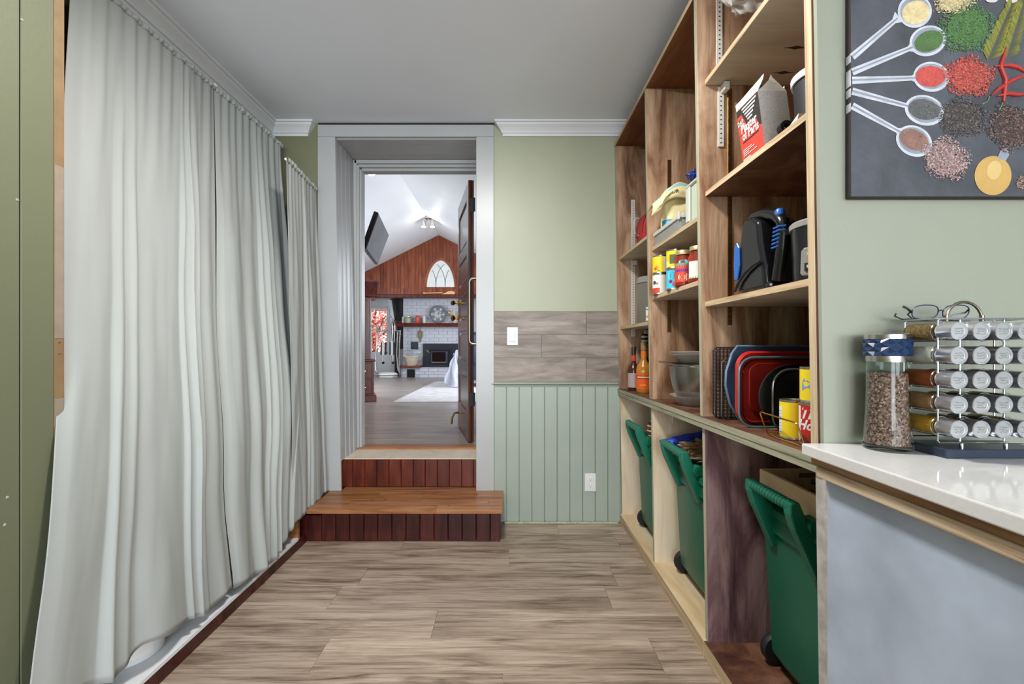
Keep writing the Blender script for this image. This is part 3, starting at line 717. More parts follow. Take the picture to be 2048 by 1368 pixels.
# things on the middle bin
o = M().blob((.90, 2.095, .672), (.155, .050, .045), 22, .35, 1.9, 3, sharp=True, flat=LT-.672).build('blue_bag', plain('blue_film', (28, 62, 178), .3, var=.15, vs=20), smooth=True, ang=60)
tag(o, 'crumpled blue plastic bag lying at the back of the middle bin lid', 'bag')
for (c, r, s, lab) in (((.90, 1.965, .668), (.13, .05, .042), 4, 'crumpled kraft paper bag beside the blue bag on the middle bin'),
                       ((.885, 1.855, .655), (.085, .036, .030), 8, 'small folded brown paper nearest on the middle bin lid')):
    tag(M().blob(c, r, 26, .55, 3.4, s, sharp=True, flat=LT-c[2]).build('paper_bag', MT['paper_br'], smooth=True, ang=35), lab, 'paper bag')
o = thing('woven_bundle', 'brown and cream woven bundle on the farthest bin lid', 'bundle', (.86, 2.50, .622))
for i in range(7):
    z = .632+i*.0125; r = .050-.0012*(i-2.5)**2
    M().lathe([(0, z), (r, z), (r+.006, z+.006), (r, z+.0125), (0, z+.0125)], (.80, 2.455, 0), 20).build('coil', plain('coil_brown', (96, 56, 38), .8) if i % 2 else plain('coil_cream', (206, 178, 150), .8), o, smooth=True)

# ================================================================== THINGS ON THE SHELVES
def can(name, label, c, r, h, body, group=None, cat='can', parts=None):
    o = thing(name, label, cat, c, 0, group); x, y, z = c
    M().lathe([(0, .001), (r*.93, .001), (r, 0), (r, .004), (r*.985, .005), (r*.985, h-.005), (r, h-.004), (r, h), (r*.94, h), (r*.93, h-.003), (0, h-.003)], c, 36, mi=[0]*4+[1]+[0]*5).build('tin', [MT['tin'], MT['tin']], o, smooth=True)
    M().lathe([(r*.992, .006), (r*.992, h-.006)], c, 36).build('label', body, o, smooth=True)
    for f in (parts or []): f(o, x, y, z, r, h)
    return o
def patch(a0, a1, z0, z1, mat, name='print', n=8, k=1.0):
    def f(o, x, y, z, r, h): M().lathe([(r*.998*k, z0), (r*.998*k, z1)], (x, y, z), n, a0=a0, a1=a1).build(name, mat, o, smooth=True)
    return f
def wtext(body, ang, dz, size, mat, shear=0, off=0):
    def f(o, x, y, z, r, h): text(body, size, mat, o, cyl_fn((x, y), r*1.004, ang, z+dz), shear=shear, off=off)
    return f
def wshape(pts, ang, mat, name='print'):
    def f(o, x, y, z, r, h):
        fn = cyl_fn((x, y), r*1.002, ang, z); M().add([fn(px, py) for px, py in pts], [tuple(range(len(pts)))]).build(name, mat, o)
    return f
def circ(cx, cy, r, n=14, ry=None): return [(cx+r*math.cos(2*math.pi*i/n), cy+(ry or r)*math.sin(2*math.pi*i/n)) for i in range(n)]
A = -math.pi*.62      # facing camera and the aisle
# --- middle bay, lower shelf (z 1.363)
can('food_can', 'yellow tin can with peach picture stacked on the white and red can', (.7195, 2.165, 1.4615), .036, .085, MT['yellow'],
    parts=[patch(A+.5, A+1.6, .008, .077, MT['whitep']), wshape(circ(0, .026, .011), A-.45, plain('peach', (238, 140, 60), .5)), wshape(circ(.004, .012, .012, ry=.005), A-.40, plain('leaf_green', (120, 160, 40), .5)), wshape(circ(-.006, .022, .007), A-.45, MT['redp'])])
can('food_can', 'white and red tin can under the yellow can on the middle shelf', (.7195, 2.165, 1.3635), .036, .097, MT['whitep'],
    parts=[patch(A-1.6, A+.0, .006, .030, MT['redp']), patch(A+1.0, A+1.7, .006, .090, MT['redp']), wshape(circ(0, .055, .009), A-.75, MT['charcoal']), wshape(circ(0, .050, .006), A-.35, MT['grey'])])
cb2 = can('food_can', 'yellow topped tin standing on the blue can beside the salsa jar', (.7225, 1.985, 1.4545), .035, .082, MT['yellow'],
    parts=[patch(A-.6, A+.3, .02, .06, plain('olive_print', (96, 92, 50), .5)), patch(A-1.7, A-.6, .008, .03, plain('pale_yellow', (226, 216, 120), .5))])
can('food_can', 'sky blue tin can with berry picture under the yellow topped tin', (.7225, 1.985, 1.3635), .035, .090, plain('sky_blue', (70, 188, 214), .45),
    parts=[wshape(circ(0, .060, .020, 18, .022), A-.25, MT['paleblue']), wshape(circ(0, .060, .013, 18, .014), A-.20, MT['teal']), wshape(circ(0, .035, .008), A-.45, plain('berry', (120, 40, 90), .5)), wshape(circ(.0, .022, .008), A-.05, plain('berry2', (200, 60, 110), .5))])
def jar(name, label, c, r, h, fill, lab, lidm, parts=(), cat='jar', group=None):
    o = thing(name, label, cat, c, 0, group)
    M().lathe([(0, 0), (r*.85, 0), (r, .006), (r, h*.68), (r*.78, h*.84), (r*.78, h*.86)], c, 32).build('contents', fill, o, smooth=True)
    M().lathe([(0, -.0), (r*.87, -.0), (r*1.03, .005), (r*1.03, h*.70), (r*.82, h*.85), (r*.82, h*.90)], c, 32).build('glass_body', MT['glass'], o, smooth=True)
    M().lathe([(0, h*.88), (r*.90, h*.88), (r*.90, h*.985), (r*.86, h), (0, h)], c, 32).build('lid', lidm, o, smooth=True)
    if lab: M().lathe([(r*1.04, h*.12), (r*1.04, h*.58)], c, 24, a0=A-1.15, a1=A+1.15).build('label', lab, o, smooth=True)
    for f in parts: f(o, c[0], c[1], c[2], r*1.045, h)
    return o
salsa = plain('tomato_salsa', (196, 58, 28), .35, 0, .25, 40)
jar('salsa_jar', 'red salsa jar with a green, purple and white label and gold lid', (.7235, 1.885, 1.3635), .0345, .150, salsa, MT['redp'], MT['gold_lid'],
    parts=[patch(A-1.1, A+1.1, .078, .096, plain('label_green', (120, 150, 120), .5), k=1.002), patch(A-1.0, A+1.0, .060, .070, plain('label_purple', (96, 50, 140), .5), k=1.004), wshape(circ(0, .038, .022, 18, .017), A, MT['cream']), wshape(circ(0, .100, .020, 18, .010), A, MT['paleblue']),
           wshape(circ(.0, .037, .013, 14, .010), A, plain('bowl_pink', (222, 170, 140), .5))])
jar('sauce_jar', 'red sauce jar with a white label beside the salsa jar', (.7335, 1.765, 1.3635), .0345, .142, salsa, MT['whitep'], MT['gold_lid'],
    parts=[patch(A-1.1, A+1.1, .016, .022, plain('leafband', (90, 140, 90), .5), k=1.002)])

# --- middle bay, upper shelf (z 1.602): drawer, flour bag, tall container, blue topped bag
def openbox(name, x0, x1, y0, y1, z0, z1, th, mat, parent, rim=None):
    m = M().box(x0, x0+th, y0, y1, z0, z1).box(x1-th, x1, y0, y1, z0, z1).box(x0+th, x1-th, y0, y0+th, z0, z1).box(x0+th, x1-th, y1-th, y1, z0, z1).box(x0+th, x1-th, y0+th, y1-th, z0, z0+th)
    b = m.build(name, mat, parent, bevel=.001)
    if rim:
        e = .006; r = M().box(x0-e, x0+th, y0-e, y1+e, z1-.014, z1+.004).box(x1-th, x1+e, y0-e, y1+e, z1-.014, z1+.004).box(x0+th, x1-th, y0-e, y0+th, z1-.014, z1+.004).box(x0+th, x1-th, y1-th, y1+e, z1-.014, z1+.004)
        r.build('rim', rim, parent, bevel=.002)
    return b
o = thing('plastic_basket', 'low grey plastic basket with a white rim holding the flour bag', 'basket', (.87, 2.04, 1.602))
openbox('basket_body', .706, 1.04, 1.872, 2.205, 1.6025, 1.662, .004, MT['grey'], o, MT['greyl'])
B(.696, .702, 1.864, 1.885, 1.640, 1.674).build('latch', MT['greyl'], o, bevel=.003)
o = thing('storage_container', 'tall pale green translucent container at the right end of the middle shelf', 'container', (.85, 1.755, 1.602))
B(.722, 1.0, 1.685, 1.835, 1.604, 1.765).build('container_body', plain('pale_green_plastic', (186, 200, 178), .35), o, bevel=.01, seg=3)
B(.714, 1.0, 1.679, 1.841, 1.752, 1.766).build('rim', MT['greyl'], o, bevel=.004)
B(.712, .7218, 1.80, 1.836, 1.612, 1.752).build('corner_rib', MT['greyl'], o, bevel=.003)
o = thing('snack_bag', 'blue and white foil bag on top of the tall container', 'bag', (.80, 1.77, 1.767))
M().blob((.83, 1.765, 1.795), (.085, .06, .028), 20, .3, 2.2, 11, sharp=True).build('foil_bag', plain('silver_foil', (206, 206, 216), .25, .3), o, smooth=True, ang=50)
M().blob((.742, 1.815, 1.800), (.026, .035, .018), 14, .4, 2.2, 12, sharp=True).build('blue_end', plain('dark_blue_foil', (24, 46, 120), .3), o, smooth=True, ang=50)
fl = thing('flour_bag', 'cream paper flour bag with teal bottom print standing in the basket', 'bag', (.775, 2.13, 1.608))
def bagp(s, t):
    # front face sheet of a soft sack: s across, t up
    a = 2*math.pi*s; w_, d_ = .072, .042
    k = 1-.10*t+.05*math.sin(3*t+1)
    cx, sy = math.copysign(abs(math.cos(a))**.55, math.cos(a)), math.copysign(abs(math.sin(a))**.55, math.sin(a))
    q = Vector((cx*2, sy*2+3, t*3)); n_ = mnoise.noise(q)*.008
    if t > .999: k *= .02
    lean = .0
    return (.788+cx*w_*k+n_+lean, 2.128+sy*d_*k+n_, 1.609+min(t, .96)*.198+(.004 if t > .96 else 0)+.006*mnoise.noise(q*1.7)*t)
M().grid(bagp, 48, 26).build('sack', MT['cream'], fl, smooth=True, ang=70)
def top_fold(s, t):   # folded over top flap drooping to the aisle side
    x = .855-.20*s; z = 1.812+.052*math.sin(math.pi*min(1, s*1.15+.1))**.8-.045*max(0, s-.72)/.28
    z -= (t-.0)*.075*(1-.25*s); y = 2.077-.012*math.sin(math.pi*t)-.010*t
    n_ = mnoise.noise(Vector((s*4, t*3, 9)))*.007
    return (x-.008*t, y+n_, z+n_)
M().grid(top_fold, 26, 12).build('folded_top', MT['cream'], fl, smooth=True, solid=.004)
def fold_back(s, t):
    p0 = top_fold(s, 0); return (p0[0], p0[1]+t*.075, p0[2]-.012*t*t)
M().grid(fold_back, 26, 6).build('folded_top', MT['cream'], fl, smooth=True, solid=.002)
def fstrip(s, t):
    q = top_fold(.08+.84*s, .06+.22*t); return (q[0], q[1]-.0028, q[2])
M().grid(fstrip, 24, 3).build('blue_band', MT['paleblue'], fl, smooth=True)
def ftx(x, y):
    q = top_fold(.60-x/.19, .60-y/.075); return (q[0], q[1]-.0032, q[2])
text('FLOUR', .023, MT['charcoal'], fl, ftx, off=.0005)
q = [bagp(.5+.5*i/20, .22+.26*j/6) for j in range(7) for i in range(21)]
M().add([(p_[0]*1.0, p_[1]-.0015, p_[2]) for p_ in q], [(j*21+i, j*21+i+1, (j+1)*21+i+1, (j+1)*21+i) for j in range(6) for i in range(20)]).build('teal_print', MT['teal'], fl, smooth=True)
q = [bagp(.60+.10*i/8, .27+.15*j/4) for j in range(5) for i in range(9)]
M().add([(p_[0], p_[1]-.0025, p_[2]) for p_ in q], [(j*9+i, j*9+i+1, (j+1)*9+i+1, (j+1)*9+i) for j in range(4) for i in range(8)]).build('pale_print', MT['paleblue'], fl, smooth=True)
M().blob((.835, 2.04, 1.672), (.045, .03, .040), 14, .2, 2, 15).build('white_sack', MT['white_m'], smooth=True)
tag(bpy.data.objects['white_sack'], 'small white sack leaning on the flour bag in the basket', 'bag')
B(.73, .83, 1.90, 1.985, 1.609, 1.645).build('recipe_box', MT['whitep'], bevel=.002)
tag(bpy.data.objects['recipe_box'], 'small white carton lying in the low grey basket', 'box')

# --- far bay: red lunch bag, grey canister, spice shaker, two bottles
o = thing('lunch_bag', 'red cloth lunch bag with a grey side handle on the farthest upper shelf', 'bag', (.90, 2.46, 1.679))
pts = []
for i in range(25):
    a = math.pi-math.pi*i/24; pts.append((.89+.190*math.cos(a), 1.715+.175*math.sin(a)**.8))
pts = [(.705, 1.680)]+pts+[(1.075, 1.680)]
M().prism([(x, 2.385, z) for x, z in pts], (0, .135, 0)).build('bag_body', MT['red_cl'], o, bevel=.012, seg=3, smooth=True, ang=40)
for yy in (2.388, 2.452, 2.517):
    pp = [(x-.001 if x < .8 else x, yy, z+.0015) for x, z in pts[1:-1]]; M().tube(pp, .0028, 6).build('piping', plain('piping', (120, 26, 28), .7), o, smooth=True)
pp = [(.89+.14*math.cos(math.pi-math.pi*i/16), 2.3835, 1.705+.13*math.sin(math.pi*i/16)) for i in range(17)]
M().tube(pp, .0025, 6).build('piping', plain('piping2', (130, 30, 30), .7), o, smooth=True)
M().tube([(.700, 2.455, 1.715), (.682, 2.455, 1.72), (.676, 2.455, 1.74), (.676, 2.455, 1.79), (.684, 2.455, 1.806), (.702, 2.455, 1.808)], .006, 8).build('carry_handle', MT['grey'], o, smooth=True)
M().lathe([(0, -.008), (.008, -.008), (.008, .008), (0, .008)], (.686, 2.455, 1.718), 12, axis='Y').build('rivet', MT['steel'], o, smooth=True)
o = thing('canister', 'tall grey lidded canister on the farthest lower shelf', 'canister', (.82, 2.52, 1.2435))
M().lathe([(0, 0), (.104, 0), (.106, .004), (.106, .22), (0, .22)], (.82, 2.52, 1.2435), 40).build('canister_body', plain('warm_grey_metal', (130, 126, 118), .4, .3), o, smooth=True)
M().lathe([(0, .222), (.110, .222), (.110, .248), (.102, .256), (0, .262)], (.82, 2.52, 1.2435), 40).build('lid', MT['grey'], o, smooth=True)
can('spice_shaker', 'small shaker with red top and blue and white label before the grey canister', (.7265, 2.335, 1.2435), .024, .082, MT['whitep'], cat='shaker',
    parts=[patch(A+.2, A+1.3, .010, .060, plain('deep_blue', (30, 60, 160), .4)), patch(A-1.6, A+1.6, .066, .076, plain('orange_red', (220, 90, 60), .4)), patch(A-1.6, A+.2, .060, .066, MT['teal']), patch(A-1.4, A+.1, .020, .032, plain('orange_lab', (220, 150, 90), .4))])
o = thing('spice_shaker', 'white bottle with red flip cap rising behind the small shaker', 'shaker', (.745, 2.385, 1.2435))
M().lathe([(0, 0), (.016, 0), (.017, .003), (.016, .10), (.011, .112), (0, .112)], (.745, 2.385, 1.2435), 20).build('bottle_body', MT['whitep'], o, smooth=True)
M().lathe([(.0112, .108), (.0115, .128), (.009, .133), (0, .133)], (.745, 2.385, 1.2435), 16).build('cap', MT['red'], o, smooth=True)
def bottle(label, c, r, h, liquor, lab, cap, k=0):
    o = thing('liquor_bottle', label, 'bottle', c)
    pr = [(0, 0), (r*.92, 0), (r, .006), (r, h*.45), (r*.86, h*.53), (r*.42, h*.63), (r*.36, h*.70), (r*.36, h*.86)]
    M().lathe(pr, c, 36).build('glass_body', liquor, o, smooth=True)
    M().lathe([(r*.38, h*.68), (r*.39, h*.80)], c, 24).build('neck_label', lab[1], o, smooth=True)
    M().lathe([(0, h*.84), (r*.42, h*.84), (r*.42, h*.985), (r*.38, h), (0, h)], c, 24).build('cap', cap, o, smooth=True)
    M().lathe([(r*1.01, h*.07), (r*1.01, h*.40)], c, 28, a0=A-1.3, a1=A+1.3).build('label', lab[0], o, smooth=True)
    return o
b1 = bottle('orange labelled liquor bottle with a tan cork, front of the two', (.775, 2.615, midz(2.6)+.0005), .043, .288, plain('amber', (186, 120, 40), .12, 0, .1), (plain('orange_label', (226, 96, 24), .5), MT['gold_lid']), plain('cork_cap', (150, 118, 84), .5))
x, y, z = .775, 2.615, midz(2.6)
for f in (patch(A-1.1, A+1.1, .080, .098, plain('banner_red', (170, 60, 50), .5), k=1.016), patch(A-.8, A+.8, .086, .092, MT['cream'], k=1.02), wshape(circ(0, .122, .014, 18), A, plain('gold_seal', (170, 130, 50), .4)), wshape(circ(0, .122, .008, 14), A, plain('gold_seal2', (220, 190, 110), .4)), wshape(circ(0, .045, .018, 14, .004), A, plain('or_light', (244, 170, 90), .5))):
    f(b1, x, y, z, .0445, .29)
M().lathe([(.0175, .200), (.0175, .236)], (x, y, z), 20).build('neck_foil', plain('orange_foil', (230, 120, 30), .35), b1, smooth=True)
bottle('dark liquor bottle with red neck band behind the orange labelled one', (.752, 2.745, midz(2.7)+.0005), .034, .262, plain('dark_amber', (70, 34, 20), .12), (plain('plum_label', (170, 150, 150), .5), MT['redp']), plain('dark_cap', (50, 36, 28), .4))
o = M().lathe([(0, 0), (.02, 0), (.022, .01), (.018, .016), (.022, .022), (.019, .030), (.022, .036), (.016, .05), (0, .054)], (.772, 2.70, 1.165), 20).build('striped_tie', MT['charcoal'], smooth=True)
bpy.data.objects.remove(o)
bt = thing('corkscrew_stopper', 'black and white striped bottle stopper on a slim bottle behind the others', 'bottle', (.812, 2.725, midz(2.7)))
M().lathe([(0, 0), (.026, 0), (.027, .004), (.027, .17), (.011, .22), (.010, .28)], (.812, 2.725, midz(2.7)+.0006), 24).build('glass_body', plain('brown_glass', (60, 40, 26), .12), bt, smooth=True)
for i in range(5):
    M().lathe([(0, .28+i*.012), (.017, .28+i*.012), (.020, .286+i*.012), (.017, .292+i*.012), (0, .292+i*.012)], (.812, 2.725, midz(2.7)), 20).build('stopper_ring', MT['whitep'] if i % 2 else MT['black'], bt, smooth=True)
bt.name = 'stoppered_bottle'

# --- middle bay, board: pie plates and mixing bowls
zc = midz(1.98)+.002; C = (.832, 1.985)
def dish(name, label, cat, z, prof, mat, flute=0, n=72, group=None, solid=0):
    m = M(); vs = []
    for k, (r, h) in enumerate(prof):
        for j in range(n):
            t = 2*math.pi*j/n; rr = r*(1+flute*math.cos(t*28)*(1 if k >= 2 else 0)); vs.append((C[0]+rr*math.cos(t), C[1]+rr*math.sin(t), z+h))
    fs = [(i*n+j, i*n+(j+1) % n, (i+1)*n+(j+1) % n, (i+1)*n+j) for i in range(len(prof)-1) for j in range(n)]
    o = m.add(vs, fs).build(name, mat, smooth=True, ang=70); return tag(o, label, cat, group)
gp = [(0, 0), (.085, 0), (.112, .034), (.126, .037), (.128, .041), (.112, .040), (.084, .006), (0, .006)]
dish('pie_plate', 'fluted glass pie plate under the steel mixing bowl', 'plate', zc, gp, MT['glass_p'], .02)
def bowlp(R_, H_): return [(0, 0), (R_*.45, 0)]+[(R_*(.45+.55*math.sin(math.pi/2*i/8)**.8), H_*(1-math.cos(math.pi/2*i/8))) for i in range(1, 9)]+[(R_*1.06, H_+.002), (R_*1.06, H_-.001)]
dish('mixing_bowl', 'large stainless steel mixing bowl between two glass pie plates', 'bowl', zc+.016, bowlp(.124, .150), MT['bowl'])
dish('mixing_bowl', 'stainless bowl nested inside the large one, only its rim showing', 'bowl', zc+.030, bowlp(.118, .146), MT['bowl'])
dish('pie_plate', 'upper fluted glass pie plate resting on the nested steel bowls', 'plate', zc+.180, gp, MT['glass_p'], .02)
dish('pie_plate', 'topmost fluted glass pie plate stacked on another one', 'plate', zc+.191, gp, MT['glass_p'], .02)
o = thing('wire_whisk', 'thin steel wire handles poking out left between bowl and glass plate', 'utensil', (.70, 2.02, zc+.17))
for dz, dy in ((0, 0), (.006, .012)):
    M().tube([(.83, 2.03+dy, zc+.181+dz*.1), (.72, 2.045+dy, zc+.1825+dz*.1), (.675, 2.05+dy, zc+.180+dz)], .002, 6).build('wire', MT['steel'], o, smooth=True)

# --- near bay, top shelf (2.070): clear bag hanging
o = thing('plastic_bag', 'clear plastic bag hanging high in the nearest pantry bay', 'bag', (.82, 1.5, 2.21))
M().blob((.80, 1.47, 2.295), (.105, .07, .085), 22, .25, 2.3, 21, sharp=True).build('bag_body', plain('cloudy_plastic', (190, 186, 182), .3), o, smooth=True, ang=50)
M().tube([(.80, 1.47, 2.36), (.80, 1.47, 2.3805)], .004, 6).build('tie', MT['whitep'], o)

# --- near bay, upper shelf (1.672): plaster carton, black canister, little black thing
pb = thing('plaster_carton', 'red, black and grey plaster carton with its top torn open', 'carton', (.745, 1.31, 1.6725))
xa, xb, ya, yb_, z0, zt, ln = .706, .786, 1.256, 1.372, 1.673, 1.825, -.020
def pc(x, y, t): return (x+ln*t, y, z0+(zt-z0)*t)
m = M(); low = [(xa, ya), (xb, ya), (xb, yb_), (xa, yb_)]
m.add([pc(x, y, 0) for x, y in low]+[pc(x, y, 1) for x, y in low], [(0, 1, 5, 4), (1, 2, 6, 5), (2, 3, 7, 6), (3, 0, 4, 7), (3, 2, 1, 0)], [0, 1, 1, 2, 1])
m.build('carton_body', [MT['box_gr'], MT['box_fl'], MT['redp']], pb)
def face(x, y, e=.0008):      # print on the aisle side: x from far edge to near, y up (0..1)
    yy = yb_-(yb_-ya)*x; q = pc(xa-e, yy, y); return q
def fpoly(pts, mat, e=.0008, name='print'): M().add([face(x, y, e) for x, y in pts], [tuple(range(len(pts)))]).build(name, mat, pb)
fpoly([(0, .99), (1, .99), (1, .40), (.90, .44), (.80, .60), (.62, .56), (.62, .66), (.38, .60), (.34, .68), (.22, .86), (0, .80)], MT['charcoal'])
fpoly([(0, .86), (.22, .86), (.34, .68), (.38, .60), (0, .50)], MT['redp'], .0010)
for i in range(5):
    a, b = .26+.05*i, .92-.06*i; yv = .95-.062*i; fpoly([(a, yv), (b, yv+.01), (b, yv-.018), (a, yv-.03)], MT['whitep'], .0012)
fpoly([(.08+.10*math.cos(2*math.pi*i/14)+.06, .72+.075*math.sin(2*math.pi*i/14)) for i in range(14)], MT['charcoal'], .0013)
def ft(cx, cy, e=.0016):
    return lambda x, y: face(cx+x/.116, cy+y/.152, e)
text('DAP', .020, MT['whitep'], pb, ft(.14, .72, .0018), off=.0004, sx=.8)
text('Plaster', .034, MT['whitep'], pb, ft(.48, .585), off=.001, sx=.9)
text('of Paris', .034, MT['whitep'], pb, ft(.52, .44), off=.001, sx=.85)
for i in range(4): 
    L = (.5, .62, .35, .7)[i]; yv = .20-.035*i; fpoly([(.10, yv), (L, yv), (L, yv-.012), (.10, yv-.012)], MT['whitep'], .0012)
fpoly([(.12, .345), (.85, .345), (.85, .33), (.12, .33)], MT['charcoal'], .0012)
fpoly([(.06, .03), (.4, .03), (.4, .01), (.06, .01)], MT['whitep'], .0012)
# flaps
q = M(); a = pc(xa, yb_, 1); b = pc(xa, ya, 1)
q.prism([a, b, (b[0]+.012, b[1]-.004, b[2]+.030), (b[0]+.018, b[1]+.002, b[2]+.048), (a[0]+.004, a[1]-.02, a[2]+.026), (a[0]-.002, a[1]+.002, a[2]+.020)], (.0012, 0, 0)); q.build('flap', MT['box_fl'], pb)
a = pc(xa, ya, 1); b = pc(xb, ya, 1)
M().prism([a, b, (b[0]-.035, b[1]+.006, b[2]+.040), (b[0]-.039, b[1]+.006, b[2]+.048), (b[0]-.045, b[1]+.006, b[2]+.034), (a[0]+.018, a[1]+.004, a[2]+.016)], (0, .0012, 0)).build('flap', MT['box_fl'], pb)
M().lathe([(0, 0), (.005, 0)], (b[0]-.027, b[1]+.0035, b[2]+.018), 12, axis='Y').build('punched_hole', MT['paper_br'], pb)
M().prism([(b[0]-.001, ya+.01, b[2]), (b[0]-.001, yb_-.01, b[2]), (b[0]+.012, yb_-.02, b[2]+.03), (b[0]+.012, ya+.03, b[2]+.03)], (.001, 0, 0)).build('flap', MT['box_fl'], pb)
o = thing('black_canister', 'tall black canister with a pale rim behind the wall edge', 'canister', (.80, 1.135, 1.6725))
M().lathe([(0, 0), (.066, 0), (.070, .005), (.076, .120), (0, .120)], (.80, 1.140, 1.6725), 36).build('canister_body', MT['black_m'], o, smooth=True)
M().lathe([(.076, .112), (.080, .112), (.081, .128), (.07, .130), (0, .126)], (.80, 1.140, 1.6725), 36).build('rim', MT['whitep'], o, smooth=True)
o = thing('tape_dispenser', 'small black and white tape roll on the shelf edge beside the carton', 'tape', (.722, 1.17, 1.6725))
M().lathe([(.008, -.009), (.017, -.009), (.017, .009), (.008, .009)], (.722, 1.190, 1.690), 20, axis='Y').build('roll', MT['black'], o, smooth=True)
M().prism([(.708, 1.155, 1.6728), (.708, 1.118, 1.6728), (.708, 1.112, 1.689)], (.02, 0, 0)).build('white_tab', MT['whitep'], o)

# --- near bay, lower shelf (1.278): black appliance and rice cooker
ap = thing('hand_steamer', 'glossy black handheld appliance with blue grips on the nearest shelf', 'appliance', (.77, 1.32, 1.2785))
XA = .712
def q3(u, v): return XP(u, v, XA)
body = [(1473, 588), (1473, 545), (1477, 500), (1482, 450), (1490, 438), (1505, 434), (1516, 442), (1519, 480), (1527, 530), (1531, 577.5)]
pp = [q3(*p) for p in body]; pp = [(x, y, max(z, 1.279)) for x, y, z in pp]
M().prism(pp, (.12, 0, 0)).build('housing', MT['black'], ap, bevel=.012, seg=4, smooth=True, ang=50)
hp = [(1487, 446), (1496, 432), (1515, 427), (1535, 430), (1547, 443), (1549, 470), (1546, 505), (1541, 540), (1538, 562)]
pts = [q3(*p) for p in hp]; cs = []
for i in range(len(pts)-1):
    for k in range(3): cs.append(tuple(pts[i][c]+(pts[i+1][c]-pts[i][c])*k/3+(.024 if c == 0 else 0) for c in range(3)))
cs.append((pts[-1][0]+.024, pts[-1][1], 1.300))
M().tube(cs, [.016]*len(cs), 14).build('handle', MT['black'], ap, smooth=True)
B(.715, .80, 1.250, 1.405, 1.2785, 1.300).build('base', MT['black'], ap, bevel=.008, seg=2)
for i in range(6):
    v = 455+i*8; a = q3(1548-i*.8, v)
    M().tube([(a[0]+.006, a[1]+.012, a[2]), (a[0]+.008, a[1]-.010, a[2]+.001), (a[0]+.022, a[1]-.017, a[2]+.001)], .0028, 6).build('blue_grip_rib', MT['blue'], ap, smooth=True)
a = q3(1547, 427); M().lathe([(0, 0), (.013, 0), (.013, .012), (.009, .018), (0, .018)], (a[0]+.024, a[1]+.012, a[2]-.002), 16).build('button', MT['blue'], ap, smooth=True)
M().prism([q3(*p) for p in [(1472, 562), (1470.5, 530), (1472, 495), (1477, 485), (1481, 495), (1482, 530), (1478, 560)]], (-.006, 0, 0)).build('side_panel', MT['blue'], ap, bevel=.002)
c = [q3(*p) for p in [(1527, 521), (1512, 530), (1496, 545), (1482, 565), (1475, 583)]]; M().tube([(x-.008, y, max(z, 1.284)) for x, y, z in c], .0042, 8).build('cord', MT['black_m'], ap, smooth=True)
rc = thing('rice_cooker', 'black rice cooker with grey control panel beside the black appliance', 'cooker', (.806, 1.143, 1.2785)); c = (.806, 1.143, 1.2785)
M().lathe([(0, 0), (.078, 0), (.080, .01), (.083, .10), (.084, .140), (0, .140)], c, 44).build('pot_body', MT['black'], rc, smooth=True)
M().lathe([(.083, .137), (.087, .138), (.088, .150), (.084, .154), (.080, .152)], c, 44).build('rim', MT['grey'], rc, smooth=True)
M().lathe([(.080, .150), (.06, .168), (.02, .176), (0, .177)], c, 40).build('lid', MT['glass'], rc, smooth=True)
M().lathe([(0, .176), (.012, .176), (.016, .196), (0, .199)], c, 16).build('lid_knob', MT['black'], rc, smooth=True)
An = math.atan2(-.55, -.83)
def cp(rk, x, z): a_ = An+x/.084; return (c[0]+rk*math.cos(a_), c[1]+rk*math.sin(a_), c[2]+z)
oc = []
for (x, z) in ((-.019, .012), (.019, .012), (.023, .018), (.021, .072), (.015, .080), (-.015, .080), (-.021, .072), (-.023, .018)): oc.append((x, z))
m = M(); m.add([cp(.080, *p) for p in oc]+[cp(.100, *p) for p in oc], [tuple(range(8)), tuple(range(15, 7, -1))]+[(i, (i+1) % 8, 8+(i+1) % 8, 8+i) for i in range(8)])
cpn = m.build('control_panel', MT['grey'], rc, bevel=.003, seg=2)
def flat(x0, x1, z0, z1, mat, name, rk=.1006): M().add([cp(rk, x0, z0), cp(rk, x1, z0), cp(rk, x1, z1), cp(rk, x0, z1)], [(0, 1, 2, 3)]).build(name, mat, cpn)
flat(-.008, .006, .062, .067, MT['yellow'], 'warm_mark'); flat(-.009, .008, .050, .056, plain('orange_mark', (226, 96, 60), .4), 'cook_mark')
flat(-.013, .013, .022, .042, MT['dark'], 'switch_slot'); flat(-.008, .010, .030, .037, MT['greyl'], 'switch', .1015)
text('Salton', .016, MT['greyl'], rc, lambda x, y: cp(.0848, x+.004, .105+y))

# --- near bay, board (z ~.87): racks, trays, lids, dishes, cans
zb0 = midz(1.5)+.001
def wire_rack(label, X0, X1, y, z0, z1, dy, nx, nz_, lean=.0, mat='brass_m', r=.0012):
    o = thing('cooling_rack', label, 'rack', ((X0+X1)/2, y, z0), 0)
    pf = lambda x, z, d=0: (x, y+d+lean*(z-z0), z)
    fr = []; rad = .012
    M().tube([pf(X0, z0+rad), pf(X0, z1-rad), pf(X0+rad, z1), pf(X1-rad, z1), pf(X1, z1-rad), pf(X1, z0+rad), pf(X1-rad, z0), pf(X0+rad, z0)], r*1.8, 6, closed=True).build('frame', MT[mat], o, smooth=True)
    m = M()
    for i in range(1, nx): x = X0+(X1-X0)*i/nx; m.tube([pf(x, z0), pf(x, z1)], r, 5)
    for k in range(1, nz_): z = z0+(z1-z0)*k/nz_; m.tube([pf(X0, z, -.002), pf(X1, z, -.002)], r, 5)
    g = m.build('wire_grid', MT[mat], o); g['kind'] = 'stuff'; return o
wire_rack('dark wire cooling rack standing against the pantry upright, rearmost', .716, 1.05, 1.596, zb0, zb0+.245, 0, 26, 18, mat='iron')
